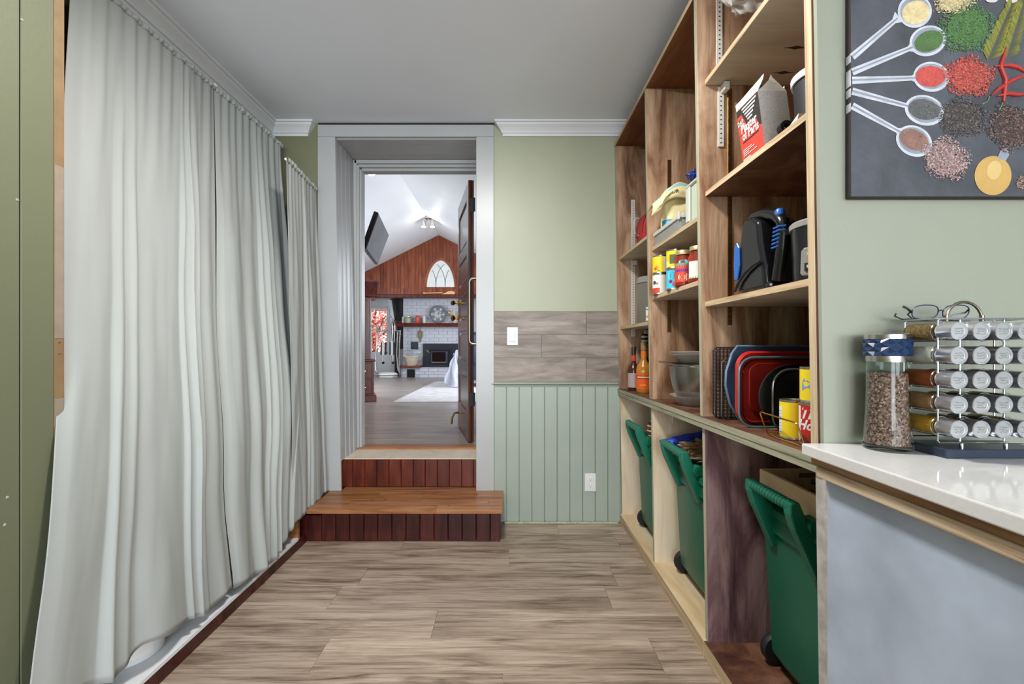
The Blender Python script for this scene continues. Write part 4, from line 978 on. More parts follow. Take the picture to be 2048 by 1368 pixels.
wire_rack('second dark wire cooling rack standing just before the rearmost one', .712, 1.05, 1.568, zb0, zb0+.240, 0, 26, 18, mat='iron')
wire_rack('short pale wire rack standing in front of the taller dark racks', .722, .95, 1.545, zb0+.0, zb0+.205, 0, 10, 3, mat='nickel', r=.0016)
def rrect(x0, x1, z0, z1, r, n=6, slope=0):
    pts = []
    for cx, cz, a0 in ((x1-r, z1-r, 0), (x0+r, z1-r, 90), (x0+r, z0+r, 180), (x1-r, z0+r, 270)):
        for k in range(n+1): a = math.radians(a0+90*k/n); pts.append((cx+r*math.cos(a), cz+r*math.sin(a)))
    return pts
def pan(name, label, cat, rim, floor_, depth, y, mat, th=.002, yaw=0, lip=.012, back=1):
    """a baking dish standing on its long edge: loops from rim outline to floor outline"""
    o = thing(name, label, cat, (rim[0][0], y, min(p[1] for p in rim)))
    n = len(rim); cx = sum(p[0] for p in rim)/n; cz = sum(p[1] for p in rim)/n
    def loop(f, d, src): return [((p[0]-cx)*f+cx, y+d*back, (p[1]-cz)*f+cz) for p in src]
    L = [loop(1.0, 0, rim), loop(1.0, .002, rim), loop(.93, .004, rim), loop(1, depth, floor_)]
    m = M(); m.add([p for l in L for p in l], [(i*n+j, i*n+(j+1) % n, (i+1)*n+(j+1) % n, (i+1)*n+j) for i in range(3) for j in range(n)]+[tuple(range(3*n, 4*n))])
    m.build('dish', mat, o, smooth=True, ang=40, solid=th); return o, L
yb1 = 1.500; zz = midz(yb1)+.002
rim = [(.735, zz+.225), (.752, zz+.248), (1.08, zz+.248), (1.08, zz), (.762, zz), (.728, zz+.06), (.714, zz+.12), (.716, zz+.165)]
m = M().prism([(x, yb1, z) for x, z in rim], (0, .006, 0))
o = thing('baking_tray', 'dark blue-grey baking tray with a cut-out grip standing on edge', 'tray', (.9, yb1, zz))
m.build('tray_sheet', plain('blue_grey_enamel', (66, 84, 112), .3, 0, .06), o, bevel=.002, seg=2)
M().tube([(x, yb1, z) for x, z in rim], .0045, 8, closed=True).build('rolled_edge', plain('blue_grey_edge', (96, 120, 148), .25), o, smooth=True)
M().prism([(.815+.045*math.cos(2*math.pi*i/18), yb1-.0012, zz+.205+.020*math.sin(2*math.pi*i/18)) for i in range(18)], (0, .001, 0)).build('grip_opening', MT['dark'], o)
y = 1.445; zz = midz(y)+.002
o = thing('red_dish_cover', 'bright red plastic dish cover standing behind the glass baking dish', 'lid', (.9, y, zz))
M().prism([(x, y, z) for x, z in rrect(.722, 1.07, zz, zz+.232, .05)], (0, .010, 0)).build('lid_sheet', MT['red'], o, bevel=.003, seg=2)
M().tube([(x, y-.001, z) for x, z in rrect(.728, 1.064, zz+.006, zz+.226, .046)], .0035, 8, closed=True).build('rim_bead', MT['red'], o, smooth=True)
M().prism([(x, y-.004, z) for x, z in rrect(.760, 1.035, zz+.036, zz+.196, .035)], (0, .004, 0)).build('raised_centre', MT['red'], o, bevel=.003, seg=2)
y = 1.385; zz = midz(y)+.003
o, L = pan('baking_dish', 'clear teal-tinted glass baking dish standing in front of the red lid', 'dish', rrect(.700, 1.06, zz, zz+.212, .045), rrect(.735, 1.025, zz+.032, zz+.182, .035), .040, y, MT['glass_t'], .004)
M().tube([L[0][i] for i in range(len(L[0]))], .0032, 8, closed=True).build('rim_bead', plain('teal_glass_edge', (70, 108, 112), .15), o, smooth=True)
y = 1.335; zz = midz(y)+.002
o = thing('round_pan', 'black round baking pan leaning in front of the glass dish', 'pan', (.825, y, zz))
M().lathe([(0, .004), (.088, .004), (.094, -.008), (.0975, -.008), (.0975, -.006), (.092, .008), (0, .008)], (.828, y, zz+.0975), 48, axis='Y').build('pan_body', MT['black_m'], o, smooth=True, ang=30)
y = 1.268; zz = midz(y)+.003
o, L = pan('loaf_dish', 'smaller clear glass dish standing in front of the black round pan', 'dish', rrect(.735, 1.02, zz, zz+.180, .05), rrect(.765, .99, zz+.03, zz+.15, .035), .045, y, MT['glass'], .004)
M().tube([L[0][i] for i in range(len(L[0]))], .0028, 8, closed=True).build('rim_bead', plain('dark_glass_edge', (70, 66, 60), .1), o, smooth=True)
o = thing('wire_stand', 'bent brass wire stand in front of the tin cans', 'stand', (.74, 1.2, midz(1.2)))
zq = midz(1.2)+.0035
M().tube([(.80, 1.262, zq), (.722, 1.268, zq), (.7185, 1.266, zq+.003), (.696, 1.262, zq+.058), (.696, 1.257, zq+.061), (.7035, 1.118, zq+.055), (.7045, 1.112, zq+.052), (.710, 1.090, zq+.002), (.745, 1.068, zq)], .0022, 8).build('wire', MT['brass'], o, smooth=True)
M().tube([(.722, 1.268, zq), (.712, 1.20, zq), (.710, 1.090, zq)], .0016, 6).build('wire', MT['brass'], o, smooth=True)
zq = midz(1.22)+.002
can('food_can', 'yellow tin can with white nutrition panel left of the red can', (.759, 1.212, zq), .034, .103, MT['yellow'],
    parts=[patch(A-1.65, A-1.10, .012, .085, MT['whitep'])]+[patch(A-1.6, A-1.15, .016+.008*i, .0175+.008*i, MT['grey'], k=1.002) for i in range(8)])
can('coffee_can', 'red coffee tin with white script lettering and coffee bean picture', (.766, 1.126, zq+.001), .042, .104, plain('coffee_red', (186, 30, 26), .4),
    parts=[patch(A-1.62, A-1.28, .010, .096, MT['whitep']), wtext('Tim', A-.62, .078, .036, MT['whitep'], .35, .0012), wtext('Hortons', A-.10, .050, .034, MT['whitep'], .35, .0010)]
    +[wshape(circ(.007*((i*5) % 4)-.012, .010+.007*(i % 3), .005, 10, .0045), A-.95+.12*(i % 3), plain('bean', (120+20*(i % 3), 40+14*(i % 2), 30), .35)) for i in range(9)])
can('food_can', 'yellow tin can with a blue mountain picture stacked on the red coffee tin', (.766, 1.129, zq+.1055), .0385, .088, MT['yellow'],
    parts=[patch(A-.45, A+.4, .012, .078, plain('dull_yellow', (200, 176, 30), .5)), wshape([(-.010, .030), (-.010, .050), (-.003, .060), (.002, .053), (.006, .056), (.014, .048), (.012, .036), (.004, .038), (-.004, .032)], A-.95, plain('mountain_blue', (110, 150, 206), .5))])

# ================================================================== COUNTER TOP: grinder, spice rack, glasses
G = (.788, .948, .9055)
gr = thing('spice_grinder', 'tall glass grinder of coarse peppercorns with a faceted navy and steel top', 'grinder', G)
M().lathe([(0, 0), (.040, 0), (.0425, .004), (.0425, .014), (.0385, .060), (.0365, .120), (.0365, .184), (.034, .184), (.034, .120), (.036, .060), (.039, .014), (0, .008)], G, 48).build('glass_body', MT['glass'], gr, smooth=True, ang=60)
M().lathe([(0, .0085), (.0375, .0125), (.0352, .06), (.0332, .12), (.0332, .158), (.02, .161), (0, .159)], G, 40).build('peppercorns', speckle('peppercorns', [(58, 34, 30), (176, 132, 118), (92, 58, 50), (214, 176, 160), (40, 26, 26), (150, 108, 96)], 330, .6, .8), gr, smooth=True)
M().lathe([(0, .182), (.0365, .182), (.0372, .190), (.0372, .194), (0, .194)], G, 40).build('lower_ring', MT['steel'], gr, smooth=True)
m = M(); n = 20; rows_ = [(.0385, .194), (.0385, .203), (.0385, .212), (.0385, .221), (.0385, .229)]
vs = []
for k, (r, h) in enumerate(rows_):
    for j in range(n):
        t = 2*math.pi*j/n; r = .0415 if (j+k) % 2 else .0368; vs.append((G[0]+r*math.cos(t), G[1]+r*math.sin(t), G[2]+h))
fs = []
for k in range(len(rows_)-1):
    for j in range(n):
        a, b, c, d = k*n+j, k*n+(j+1) % n, (k+1)*n+j, (k+1)*n+(j+1) % n
        fs += [(a, b, c), (b, d, c)] if (j+k) % 2 == 0 else [(a, b, d), (a, d, c)]
m.add(vs, fs).build('faceted_band', MT['navy'], gr)
M().lathe([(0, .229), (.0395, .229), (.0398, .238), (.036, .241), (.012, .2415), (0, .2415)], G, 40).build('cap_ring', MT['steel'], gr, smooth=True)

rk = thing('spice_rack', 'chrome wire spice rack on a dark blue-black base on the counter', 'rack', (.93, .92, .9055))
RX0, RX1, RY0, RY1 = .831, 1.018, .882, .955
B(.834, 1.03, .868, .957, .9055, .9225).build('base_plate', plain('blue_black_base', (40, 48, 66), .35), rk, bevel=.0015)
for y in (RY0, RY1):
    M().tube([(RX0, y, .936), (RX0, y, 1.169), (RX0+.004, y, 1.173), (RX1-.004, y, 1.173), (RX1, y, 1.169), (RX1, y, .936), (RX1-.004, y, .932), (RX0+.004, y, .932)], .0018, 8, closed=True).build('wire_frame', MT['chrome'], rk, smooth=True)
for x in (.879, .965):
    M().tube([(x, RY0+.002, .9225), (x, RY0+.002, .932)], .0035, 10).build('post', MT['chrome'], rk, smooth=True)
    M().tube([(x+.001, RY0+.006, .932), (x+.001, RY0+.006, 1.173)], .0018, 8).build('upright_wire', MT['chrome'], rk, smooth=True)
M().tube([(.884, .92, 1.173)]+[(.920+.036*math.cos(math.pi-math.pi*i/14), .92, 1.173+.036*math.sin(math.pi*i/14)) for i in range(15)]+[(.956, .92, 1.173)], .0028, 10).build('carry_loop', MT['nickel'], rk, smooth=True)
for x in (.884, .956): M().tube([(x, .92, 1.170), (x, .92, 1.182)], .0042, 10).build('loop_socket', MT['nickel'], rk, smooth=True)
M().tube([(RX0, RY0, 1.173), (RX0, RY1, 1.173)], .0016, 6).build('side_wire', MT['chrome'], rk); M().tube([(RX1, RY0, 1.173), (RX1, RY1, 1.173)], .0016, 6).build('side_wire', MT['chrome'], rk)
fills = {(0, 0): ('golden mustard', (196, 150, 40)), (0, 1): ('tan', (168, 126, 84)), (0, 2): ('orange brown', (166, 84, 34)), (0, 3): ('off white', (214, 208, 196)), (0, 4): ('green and brown flaky', (120, 100, 60))}
pal = [(120, 72, 30), (96, 88, 44), (150, 60, 30), (176, 140, 90), (84, 52, 34), (130, 110, 60)]
rown = ['bottom', 'second lowest', 'middle', 'second highest', 'top']; coln = ['leftmost', 'second from left', 'third from left', 'rightmost']
mcache = {}
for c_ in range(4):
    for r_ in range(5):
        x = .8425+.0422*c_; z = .9635+.0462*r_; y = .851
        fn_, fc = fills.get((c_, r_), ('', pal[(c_*5+r_) % 6]))
        lab = ('%s spice jar with steel lid, leftmost column, %s row of the rack' % (fn_, rown[r_])) if c_ == 0 else ('steel lidded spice jar, %s column, %s row of the rack' % (coln[c_], rown[r_]))
        o = thing('spice_jar', lab, 'spice jar', (x, y, z), 0, 'spice jars in the wire rack')
        if 'lid' not in mcache:
            l_ = M().lathe([(0, .0016), (.0125, .0016), (.0128, .0006), (.0138, .0006), (.0142, 0), (.0160, 0), (.0170, .0012), (.0172, .030), (.0168, .032), (0, .032)], (x, y, z), 36, axis='Y').build('lid', plain('brushed_lid', (206, 206, 212), .28, .95, .10, 30), o, smooth=True, ang=30)
            g_ = M().lathe([(0, .032), (.0155, .032), (.0160, .036), (.0172, .040), (.0172, .098), (.0155, .103), (0, .103)], (x, y, z), 32, axis='Y').build('glass_body', MT['glass'], o, smooth=True)
            mcache['lid'] = (l_.data, g_.data)
        else:
            for nm, me in zip(('lid', 'glass_body'), mcache['lid']):
                q = bpy.data.objects.new(nm, me); COL.objects.link(q); q.parent = o
        key = ('f', fc)
        if key not in mcache:
            mt = speckle('flaky_spice', [(90, 66, 34), (176, 140, 86), (110, 110, 60), (140, 96, 50)], 500, .7, .3) if (c_, r_) == (0, 4) else plain('spice_powder', fc, .8, 0, .15, 60, .2, 300)
            mcache[key] = M().lathe([(0, .036), (.0150, .038), (.0158, .044), (.0158, .096), (.0140, .100), (0, .100)], (x, y, z), 24, axis='Y').build('spice', mt, o, smooth=True).data
        else:
            q = bpy.data.objects.new('spice', mcache[key]); COL.objects.link(q); q.parent = o
        # embossed strokes on the lid
        rr = random.Random(c_*9+r_); q = M()
        for k in range(3):
            yy = z+.004-.0045*k; pts = []; L = rr.uniform(.006, .0095)
            for i in range(9): pts.append((x-L+2*L*i/8, y+.0010, yy+.0013*math.sin(i*rr.uniform(1.5, 2.6)+k)))
            q.tube(pts, .0004, 4)
        q.build('embossing', MT['steel'], o)
        # cradle ring of the rack behind the lid
        M().tube([(x+.0190*math.cos(2*math.pi*i/20), y+.037, z+.0190*math.sin(2*math.pi*i/20)) for i in range(20)], .0011, 5, closed=True).build('cradle_ring', MT['chrome'], rk, smooth=True)
        if c_ == 0: M().tube([(x-.004, y+.036, z-.0185), (x-.004, y+.104, z-.0185)], .0011, 5).build('cradle_wire', MT['chrome'], rk)
gl = thing('eyeglasses', 'dark rimmed eyeglasses folded on top of the spice rack', 'glasses', (.90, .945, 1.175))
for cx in (.866, .930):
    pts = []
    for i in range(28):
        t = 2*math.pi*i/28; a = abs(math.cos(t))**.75*math.copysign(1, math.cos(t)); b = abs(math.sin(t))**.8*math.copysign(1, math.sin(t))
        pts.append((cx+.027*a, .947-.004*b, 1.1905+.0145*b))
    M().tube(pts, .0011, 6, closed=True).build('rim', plain('violet_black_frame', (50, 48, 84), .25), gl, smooth=True)
    M().add([(p[0], p[1]+.0003, p[2]) for p in pts], [tuple(range(28))]).build('lens', MT['pane'], gl)
M().tube([(.892, .947, 1.192), (.898, .945, 1.195), (.904, .947, 1.192)], .0012, 6).build('bridge', MT['navy'], gl, smooth=True)
M().tube([(.957, .947, 1.196), (.958, .955, 1.190), (.93, .975, 1.181), (.85, .985, 1.178), (.822, .970, 1.184), (.818, .962, 1.188)], .0016, 6).build('temple', MT['black'], gl, smooth=True)
M().tube([(.839, .947, 1.194), (.837, .955, 1.186), (.862, .972, 1.1775), (.93, .982, 1.1775), (.955, .972, 1.178)], .0016, 6).build('temple', MT['black'], gl, smooth=True)
M().tube([(.839, .948, 1.190), (.828, .946, 1.198), (.822, .950, 1.203)], .0022, 6).build('hinge_tip', MT['black'], gl, smooth=True)

# ================================================================== PAINTING
PYf = .988
pt = thing('spice_painting', 'dark canvas painting of white spoons, heaped spices, chillies and an onion', 'painting', (1.05, .99, 1.44))
def cv(a, b): return P(1680+a/3.257, b/3.257, PYf)
PX0 = cv(76, 0)[0]; PZ0 = cv(0, 1283)[2]
B(PX0, PX0+.60, PYf, 1.006, PZ0, PZ0+.66, (0, 0, 1, 0, 0, 0)).build('canvas', [plain('canvas_side', (52, 44, 44), .7), plain('painted_dark_ground', (70, 71, 78), .5, 0, .5, 7, .15, 60)], pt, bevel=.0015)
def pa(pts, mat, name, e): M().add([(cv(a, b)[0], PYf-e, cv(a, b)[2]) for a, b in pts], [tuple(range(len(pts)))]).build(name, mat, pt)
wp = plain('painted_white', (188, 190, 198), .5, 0, .18, 24); gp_ = plain('painted_grey', (136, 140, 152), .5, 0, .2, 30)
def ell(cx, cy, rx, ry, rot=0, n=28):
    c, s = math.cos(math.radians(rot)), math.sin(math.radians(rot))
    return [(cx+rx*math.cos(t)*c-ry*math.sin(t)*s, cy+rx*math.cos(t)*s+ry*math.sin(t)*c) for t in [2*math.pi*i/n for i in range(n)]]
def scatter(cx, cy, rx, ry, rot, n, cols, name, seed, size=5, e=.0018, rag=.22):
    rr = random.Random(seed); c, s = math.cos(math.radians(rot)), math.sin(math.radians(rot)); m = M()
    for k in range(n):
        t = rr.uniform(0, 6.283); f = math.sqrt(rr.random())*(1+rag*math.sin(5*t+seed)*.5+rr.uniform(0, rag))
        x, y = rx*f*math.cos(t), ry*f*math.sin(t); x, y = cx+x*c-y*s, cy+x*s+y*c; a = rr.uniform(0, 6.28); z = size*rr.uniform(.6, 1.5)
        p = [(x+z*math.cos(a+q), y+z*math.sin(a+q)*.7) for q in (0, 2.1, 4.2)]
        dd = e+.00004*(k % 9); m.add([(cv(*q)[0], PYf-dd, cv(*q)[2]) for q in p], [(0, 1, 2)], rr.randrange(len(cols)))
    m.build(name, [plain(name+'_%d' % i, c_, .6) for i, c_ in enumerate(cols)], pt)['kind'] = 'stuff'
spoons = [((40, 372), (350, 140), (485, 75, 112, 108, -20), (490, 85, 92, 76, -20), [(208, 188, 140), (226, 210, 170)]),
          ((40, 470), (445, 320), (570, 268, 122, 98, -18), (575, 270, 96, 66, -22), [(74, 104, 56), (92, 122, 64)]),
          ((40, 525), (465, 510), (592, 502, 118, 98, 5), (586, 500, 98, 68, 0), [(188, 74, 66), (206, 92, 84)]),
          ((40, 595), (430, 690), (548, 720, 130, 98, 14), (545, 715, 104, 66, 10), [(84, 84, 84), (120, 118, 116)]),
          ((40, 690), (370, 850), (480, 920, 122, 98, 26), (478, 912, 100, 64, 24), [(134, 98, 86), (160, 122, 108)])]
for i, (h0, h1, bo, inn, cols) in enumerate(spoons):
    h0 = (78, h0[1]); dx, dy = h1[0]-h0[0], h1[1]-h0[1]; L = math.hypot(dx, dy); nx_, ny = -dy/L, dx/L
    pa([(h0[0]+nx_*24, h0[1]+ny*24), (h0[0]-nx_*24, h0[1]-ny*24), (h1[0]-nx_*16, h1[1]-ny*16), (h1[0]+dx/L*45-nx_*44, h1[1]+dy/L*45-ny*44), (h1[0]+dx/L*45+nx_*44, h1[1]+dy/L*45+ny*44), (h1[0]+nx_*16, h1[1]+ny*16)], wp, 'spoon_handle', .0007)
    pa([(h0[0]+nx_*4, h0[1]+ny*4), (h0[0]-nx_*8, h0[1]-ny*8), (h1[0]+dx/L*30-nx_*6, h1[1]+dy/L*30-ny*6), (h1[0]+dx/L*30+nx_*5, h1[1]+dy/L*30+ny*5)], gp_, 'spoon_groove', .0010)
    pa(ell(*bo), wp, 'spoon_bowl', .0009); pa(ell(bo[0], bo[1]-3, bo[2]*.86, bo[3]*.84, bo[4]), gp_, 'bowl_hollow', .0011)
    pa(ell(*inn), plain('spice_base', cols[0], .7, 0, .2, 60), 'spice_fill', .0013)
    scatter(inn[0], inn[1], inn[2]*.98, inn[3]*.98, inn[4], 240, cols, 'spice_specks', i+1, 4, .0015, .05)
    # painted side strokes on the canvas edge
    a = cv(70, h0[1])
    B(PX0-.0008, PX0, PYf+.002, 1.004, a[2]-.010, a[2]+.008).build('spoon_end', wp, pt)
blobs = [(745, 20, 130, 60, -10, [(196, 178, 132), (216, 200, 156), (160, 140, 100)], 500), (830, 185, 165, 140, -12, [(72, 104, 52), (92, 124, 62), (78, 124, 86), (56, 88, 46)], 1600),
         (835, 500, 150, 115, 5, [(168, 62, 52), (180, 82, 68), (156, 52, 44), (190, 104, 90)], 1500), (790, 765, 150, 112, 8, [(58, 54, 52), (88, 78, 72), (112, 98, 90), (44, 42, 42)], 1100),
         (690, 1035, 140, 120, 30, [(138, 110, 106), (170, 142, 138), (118, 90, 88), (190, 164, 158)], 1300), (1110, 830, 140, 135, 10, [(66, 50, 46), (96, 72, 64), (132, 104, 92), (46, 38, 36)], 1300), (1190, 1190, 40, 40, 0, [(138, 110, 96), (170, 130, 110)], 120)]
for i, (cx, cy, rx, ry, rot, cols, n) in enumerate(blobs):
    if i < 6: pa(ell(cx, cy, rx*.82, ry*.82, rot), plain('heap_base', cols[0], .7, 0, .25, 50), 'spice_heap', .0011)
    scatter(cx, cy, rx, ry, rot, n, cols, 'heaped_spice', 20+i, 6.5, .0014)
m = M(); rr = random.Random(8)
for (sx_, sy_, ex, ey) in ((960, 400, 1120, 20), (1080, 390, 1190, 30)):
    for k in range(80):
        t = k/80; x, y = sx_+(ex-sx_)*t, sy_+(ey-sy_)*t
        for sg in (-1, 1):
            a = math.atan2(ey-sy_, ex-sx_)+sg*.75; L = 92*(1-.5*t)*rr.uniform(.8, 1.1); p = [(x, y), (x+L*math.cos(a)+5, y+L*math.sin(a)), (x+L*math.cos(a)-6, y+L*math.sin(a)+9)]
            m.add([(cv(*q)[0], PYf-.0014-.00003*(k % 7), cv(*q)[2]) for q in p], [(0, 1, 2)], rr.randrange(2))
m.build('rosemary_sprig', [plain('painted_sprig', (104, 104, 34), .6), plain('painted_sprig2', (128, 126, 44), .6)], pt)['kind'] = 'stuff'
chr_ = plain('painted_chilli', (176, 46, 36), .45, 0, .15, 40)
for pts in ([(1078, 310), (1050, 400), (1040, 440), (1072, 520), (1066, 600), (1060, 664)], [(1000, 434), (1090, 428), (1150, 440), (1199, 470)], [(980, 625), (1030, 580), (1110, 530), (1199, 492)], [(1020, 628), (1090, 612), (1150, 620), (1199, 618)]):
    q = [(cv(*p)[0], PYf-.0016, cv(*p)[2]) for p in pts]; M().tube(q, [.0012]+[.0042]*(len(q)-2)+[.0022], 8).build('chilli', chr_, pt, smooth=True)
for pts in ([(970, 630), (955, 665), (920, 682)], [(1055, 672), (1042, 700), (1036, 720)]):
    M().tube([(cv(*p)[0], PYf-.0016, cv(*p)[2]) for p in pts], .0009, 6).build('chilli_stalk', plain('painted_stalk', (120, 144, 96), .6), pt)
pa(ell(993, 1145, 120, 128, 10, 36), plain('painted_onion', (190, 152, 84), .5, 0, .12, 14), 'onion', .0012)
pa(ell(1000, 1110, 46, 62, 15), plain('painted_onion_hi', (206, 176, 112), .5, 0, .06, 14), 'onion_highlight', .0014)
pa([(1020, 1030), (1040, 985), (1085, 960), (1098, 1010), (1075, 1050)], gp_, 'onion_root', .0013)
for cx, cy in ((985, 5), (1115, 8)): pa(ell(cx, cy, 38, 14), plain('painted_clove', (196, 184, 186), .5, 0, .1, 20), 'garlic_clove', .0012)

# ================================================================== LIVING ROOM BEYOND THE DOOR
LY = 11.3
lfl = struct(B(-3.7, 1.0, 3.345, LY+.1, LF-.06, LF-.004).build('floor_living_room', MT['floor2']))
planks(lfl, -3.6, .9, 3.35, 3.35+.21*38, .21, 1.5, LF, MT['floor2'], [0, .7, .3, 1.1, .5, 1.3, .15])
RXr, RZr = -1.611, 3.657
def slope_z(x): return RZr-.5*abs(x-RXr)
for nm, xe in (('ceiling_left_slope', -3.7), ('ceiling_right_slope', 1.0)):
    a, b = (RXr, 3.34, RZr), (xe, 3.34, slope_z(xe))
    m = M().add([a, b, (b[0], LY+.1, b[2]), (a[0], LY+.1, a[2]), (a[0], 3.34, a[2]+.05), (b[0], 3.34, b[2]+.05), (b[0], LY+.1, b[2]+.05), (a[0], LY+.1, a[2]+.05)],
                [(0, 1, 2, 3), (7, 6, 5, 4), (0, 4, 5, 1), (1, 5, 6, 2), (2, 6, 7, 3), (3, 7, 4, 0)])
    struct(m.build(nm, MT['white_m']))
struct(B(-3.75, -3.65, 3.34, LY+.1, 0, 3.7).build('wall_living_left', MT['white_m']))
struct(B(.95, 1.05, 3.34, LY+.1, 0, 3.7).build('wall_living_right', MT['white_m']))
struct(B(-3.75, 1.05, 3.335, 3.3449, 2.54, 3.72).build('wall_above_door', MT['white_m']))
struct(B(-1.80, -1.74, 3.35, 4.95, LF, 3.40).build('wall_partition', MT['white_m']))
# far wall with window
WX0, WX1, WZ0, WZ1 = -3.46, -3.02, .93, 2.10
fw = thing('wall_far', None, None, (-2, LY, 0)); fw['kind'] = 'structure'
for (a, b, c, d) in ((-3.7, WX0, 0, 3.7), (WX1, 1.0, 0, 3.7), (WX0, WX1, 0, WZ0), (WX0, WX1, WZ1, 3.7)):
    B(a, b, LY, LY+.1, c, d).build('wall_section', MT['white_m'], fw)
wn = thing('window_1', None, None, (-3.24, LY, WZ0)); wn['kind'] = 'structure'
for (a, b, c, d) in ((WX0, WX0+.03, WZ0, WZ1), (WX1-.03, WX1, WZ0, WZ1), (WX0, WX1, WZ0, WZ0+.04), (WX0, WX1, WZ1-.04, WZ1), (WX0, WX1, 1.50, 1.53)):
    B(a, b, LY+.02, LY+.06, c, d).build('window_frame', MT['white_m'], wn, bevel=.003)
B(WX0+.03, WX1-.03, LY+.038, LY+.042, WZ0+.04, WZ1-.04).build('pane', MT['pane'], wn)
bl = M()
for k in range(7): bl.box(WX0+.01, WX1-.01, LY-.02, LY+.0, 1.985+.018*k, 1.999+.018*k)
tag(bl.build('window_blind', MT['white_m'], bevel=.002), 'white raised window blind at the top of the far window', 'blind')
# garden outside
struct(B(-12, 4, LY+.1, 26, -.3, -.2).build('ground', plain('lawn', (110, 140, 84), .9, 0, .2, 3)))
mp = thing('maple_tree', 'bright red leaved maple tree outside the far window', 'tree', (-4.2, 14.2, -.2))
m = M().tube([(-4.2, 14.2, -.2), (-4.15, 14.2, .9), (-4.3, 14.15, 1.6), (-4.1, 14.2, 2.4)], [.10, .08, .06, .03], 8)
rr = random.Random(3)
for k in range(9):
    a = rr.uniform(0, 6.28); z = rr.uniform(.7, 2.0); m.tube([(-4.2, 14.2, z), (-4.2+.6*math.cos(a), 14.2+.5*math.sin(a), z+.4), (-4.2+1.1*math.cos(a), 14.2+.9*math.sin(a), z+.7)], [.035, .022, .01], 6)
m.build('trunk', plain('bark', (96, 72, 64), .9), mp, smooth=True)
m = M()
for k in range(7000):
    a, f = rr.uniform(0, 6.28), rr.random()**.4; h = rr.uniform(-1, 1); ra = math.sqrt(max(0, 1-h*h))*f
    x, y, z = -4.25+1.15*ra*math.cos(a), 14.2+.9*ra*math.sin(a), 1.85+1.25*h*f
    if mnoise.noise(Vector((x*2.6, y*2.6, z*2.6))) < -.3: continue
    s = rr.uniform(.02, .05); d = Vector((rr.uniform(-1, 1), rr.uniform(-1, 1), rr.uniform(-1, 1))).normalized(); e = d.orthogonal().normalized(); g = d.cross(e)
    c = Vector((x, y, z)); m.add([c+e*s, c+g*s*.6, c-e*s, c-g*s*.6], [(0, 1, 2, 3)], rr.randrange(3))
m.build('leaves', [plain('leaf_red', (240, 132, 112), .6), plain('leaf_orange', (250, 186, 156), .6), plain('leaf_deep', (226, 96, 92), .6)], mp)['kind'] = 'stuff'

# cedar gable with planks following the slope, header band and beam
GY = 10.4
gb = thing('cedar_gable', 'red cedar plank gable under the vaulted ceiling', 'gable', (RXr, GY, 2.216)); gb['kind'] = 'structure'
del gb['label'], gb['category']
x = -3.66; bw = .0795
while x < .9:
    b = min(x+bw-.004, .94)
    for (p, q) in [(x, b)]:
        if p < RXr < q: top = [(p, slope_z(p)), (RXr, RZr), (q, slope_z(q))]
        else: top = [(p, slope_z(p)), (q, slope_z(q))]
        pts = [(q, 2.44), (p, 2.44)]+[(tx, tz-.002) for tx, tz in top]
        M().prism([(a_, GY, b_) for a_, b_ in pts], (0, .018, 0)).build('plank', MT['cedar'], gb)
        M().prism([(a_, GY-.018, b_) for a_, b_ in [(q, 2.30), (p, 2.30), (p, 2.438), (q, 2.438)]], (0, .018, 0)).build('plank', MT['cedar'], gb)
    x += bw
B(-3.66, .94, GY+.02, GY+.05, 2.30, 2.438).build('backing', MT['dark'], gb)
M().prism([(a_, GY+.019, b_) for a_, b_ in [(-3.66, 2.43), (.94, 2.43), (.94, slope_z(.94)), (RXr, RZr-.004), (-3.66, slope_z(-3.66))]], (0, .03, 0)).build('backing', MT['riser_dk'], gb)
B(-3.66, .94, GY-.05, GY+.12, 2.215, 2.298).build('beam', MT['riser'], gb, bevel=.01)
# gothic window
def gx(u): return (u-PX)*GY/F
def gz(v): return CH-(v-PY)*GY/F
def arch(xl, xr, zb_, za, n=14):
    cx = (xl+xr)/2; pts = [(xl, zb_)]
    for i in range(n+1): t = i/n; pts.append((xl+(cx-xl)*(1-math.cos(t*math.pi/2)**.95), zb_+(za-zb_)*math.sin(t*math.pi/2)**1.0*(.86+.14*t)))
    L = pts; Rr = [(2*cx-a, b) for a, b in L[::-1]][1:]; return L+Rr
gw = thing('arched_window', 'pointed arch window with thin curved bars in the cedar gable', 'window', (gx(881), GY, gz(574)))
ax0, ax1, az0, az1 = gx(853.5), gx(909), gz(574), gz(521)
out = arch(ax0-.055, ax1+.055, az0, az1+.06); inn_ = arch(ax0, ax1, az0, az1); n = len(out)
m = M(); vs = [(a, GY-.022, b) for a, b in out]+[(a, GY-.022, b) for a, b in inn_]+[(a, GY-.001, b) for a, b in out]+[(a, GY-.006, b) for a, b in inn_]
fs = []
for i in range(n-1): fs += [(i, i+1, n+i+1, n+i), (i, 2*n+i, 2*n+i+1, i+1), (n+i, n+i+1, 3*n+i+1, 3*n+i)]
m.add(vs, fs).build('arch_frame', MT['cedar'], gw)
M().prism([(a, GY-.008, b) for a, b in inn_], (0, .006, 0)).build('pane', plain('pale_lit_pane', (222, 224, 220), .3), gw)  # opaque pane coloured pale to stand for the lit ceiling beyond the glass
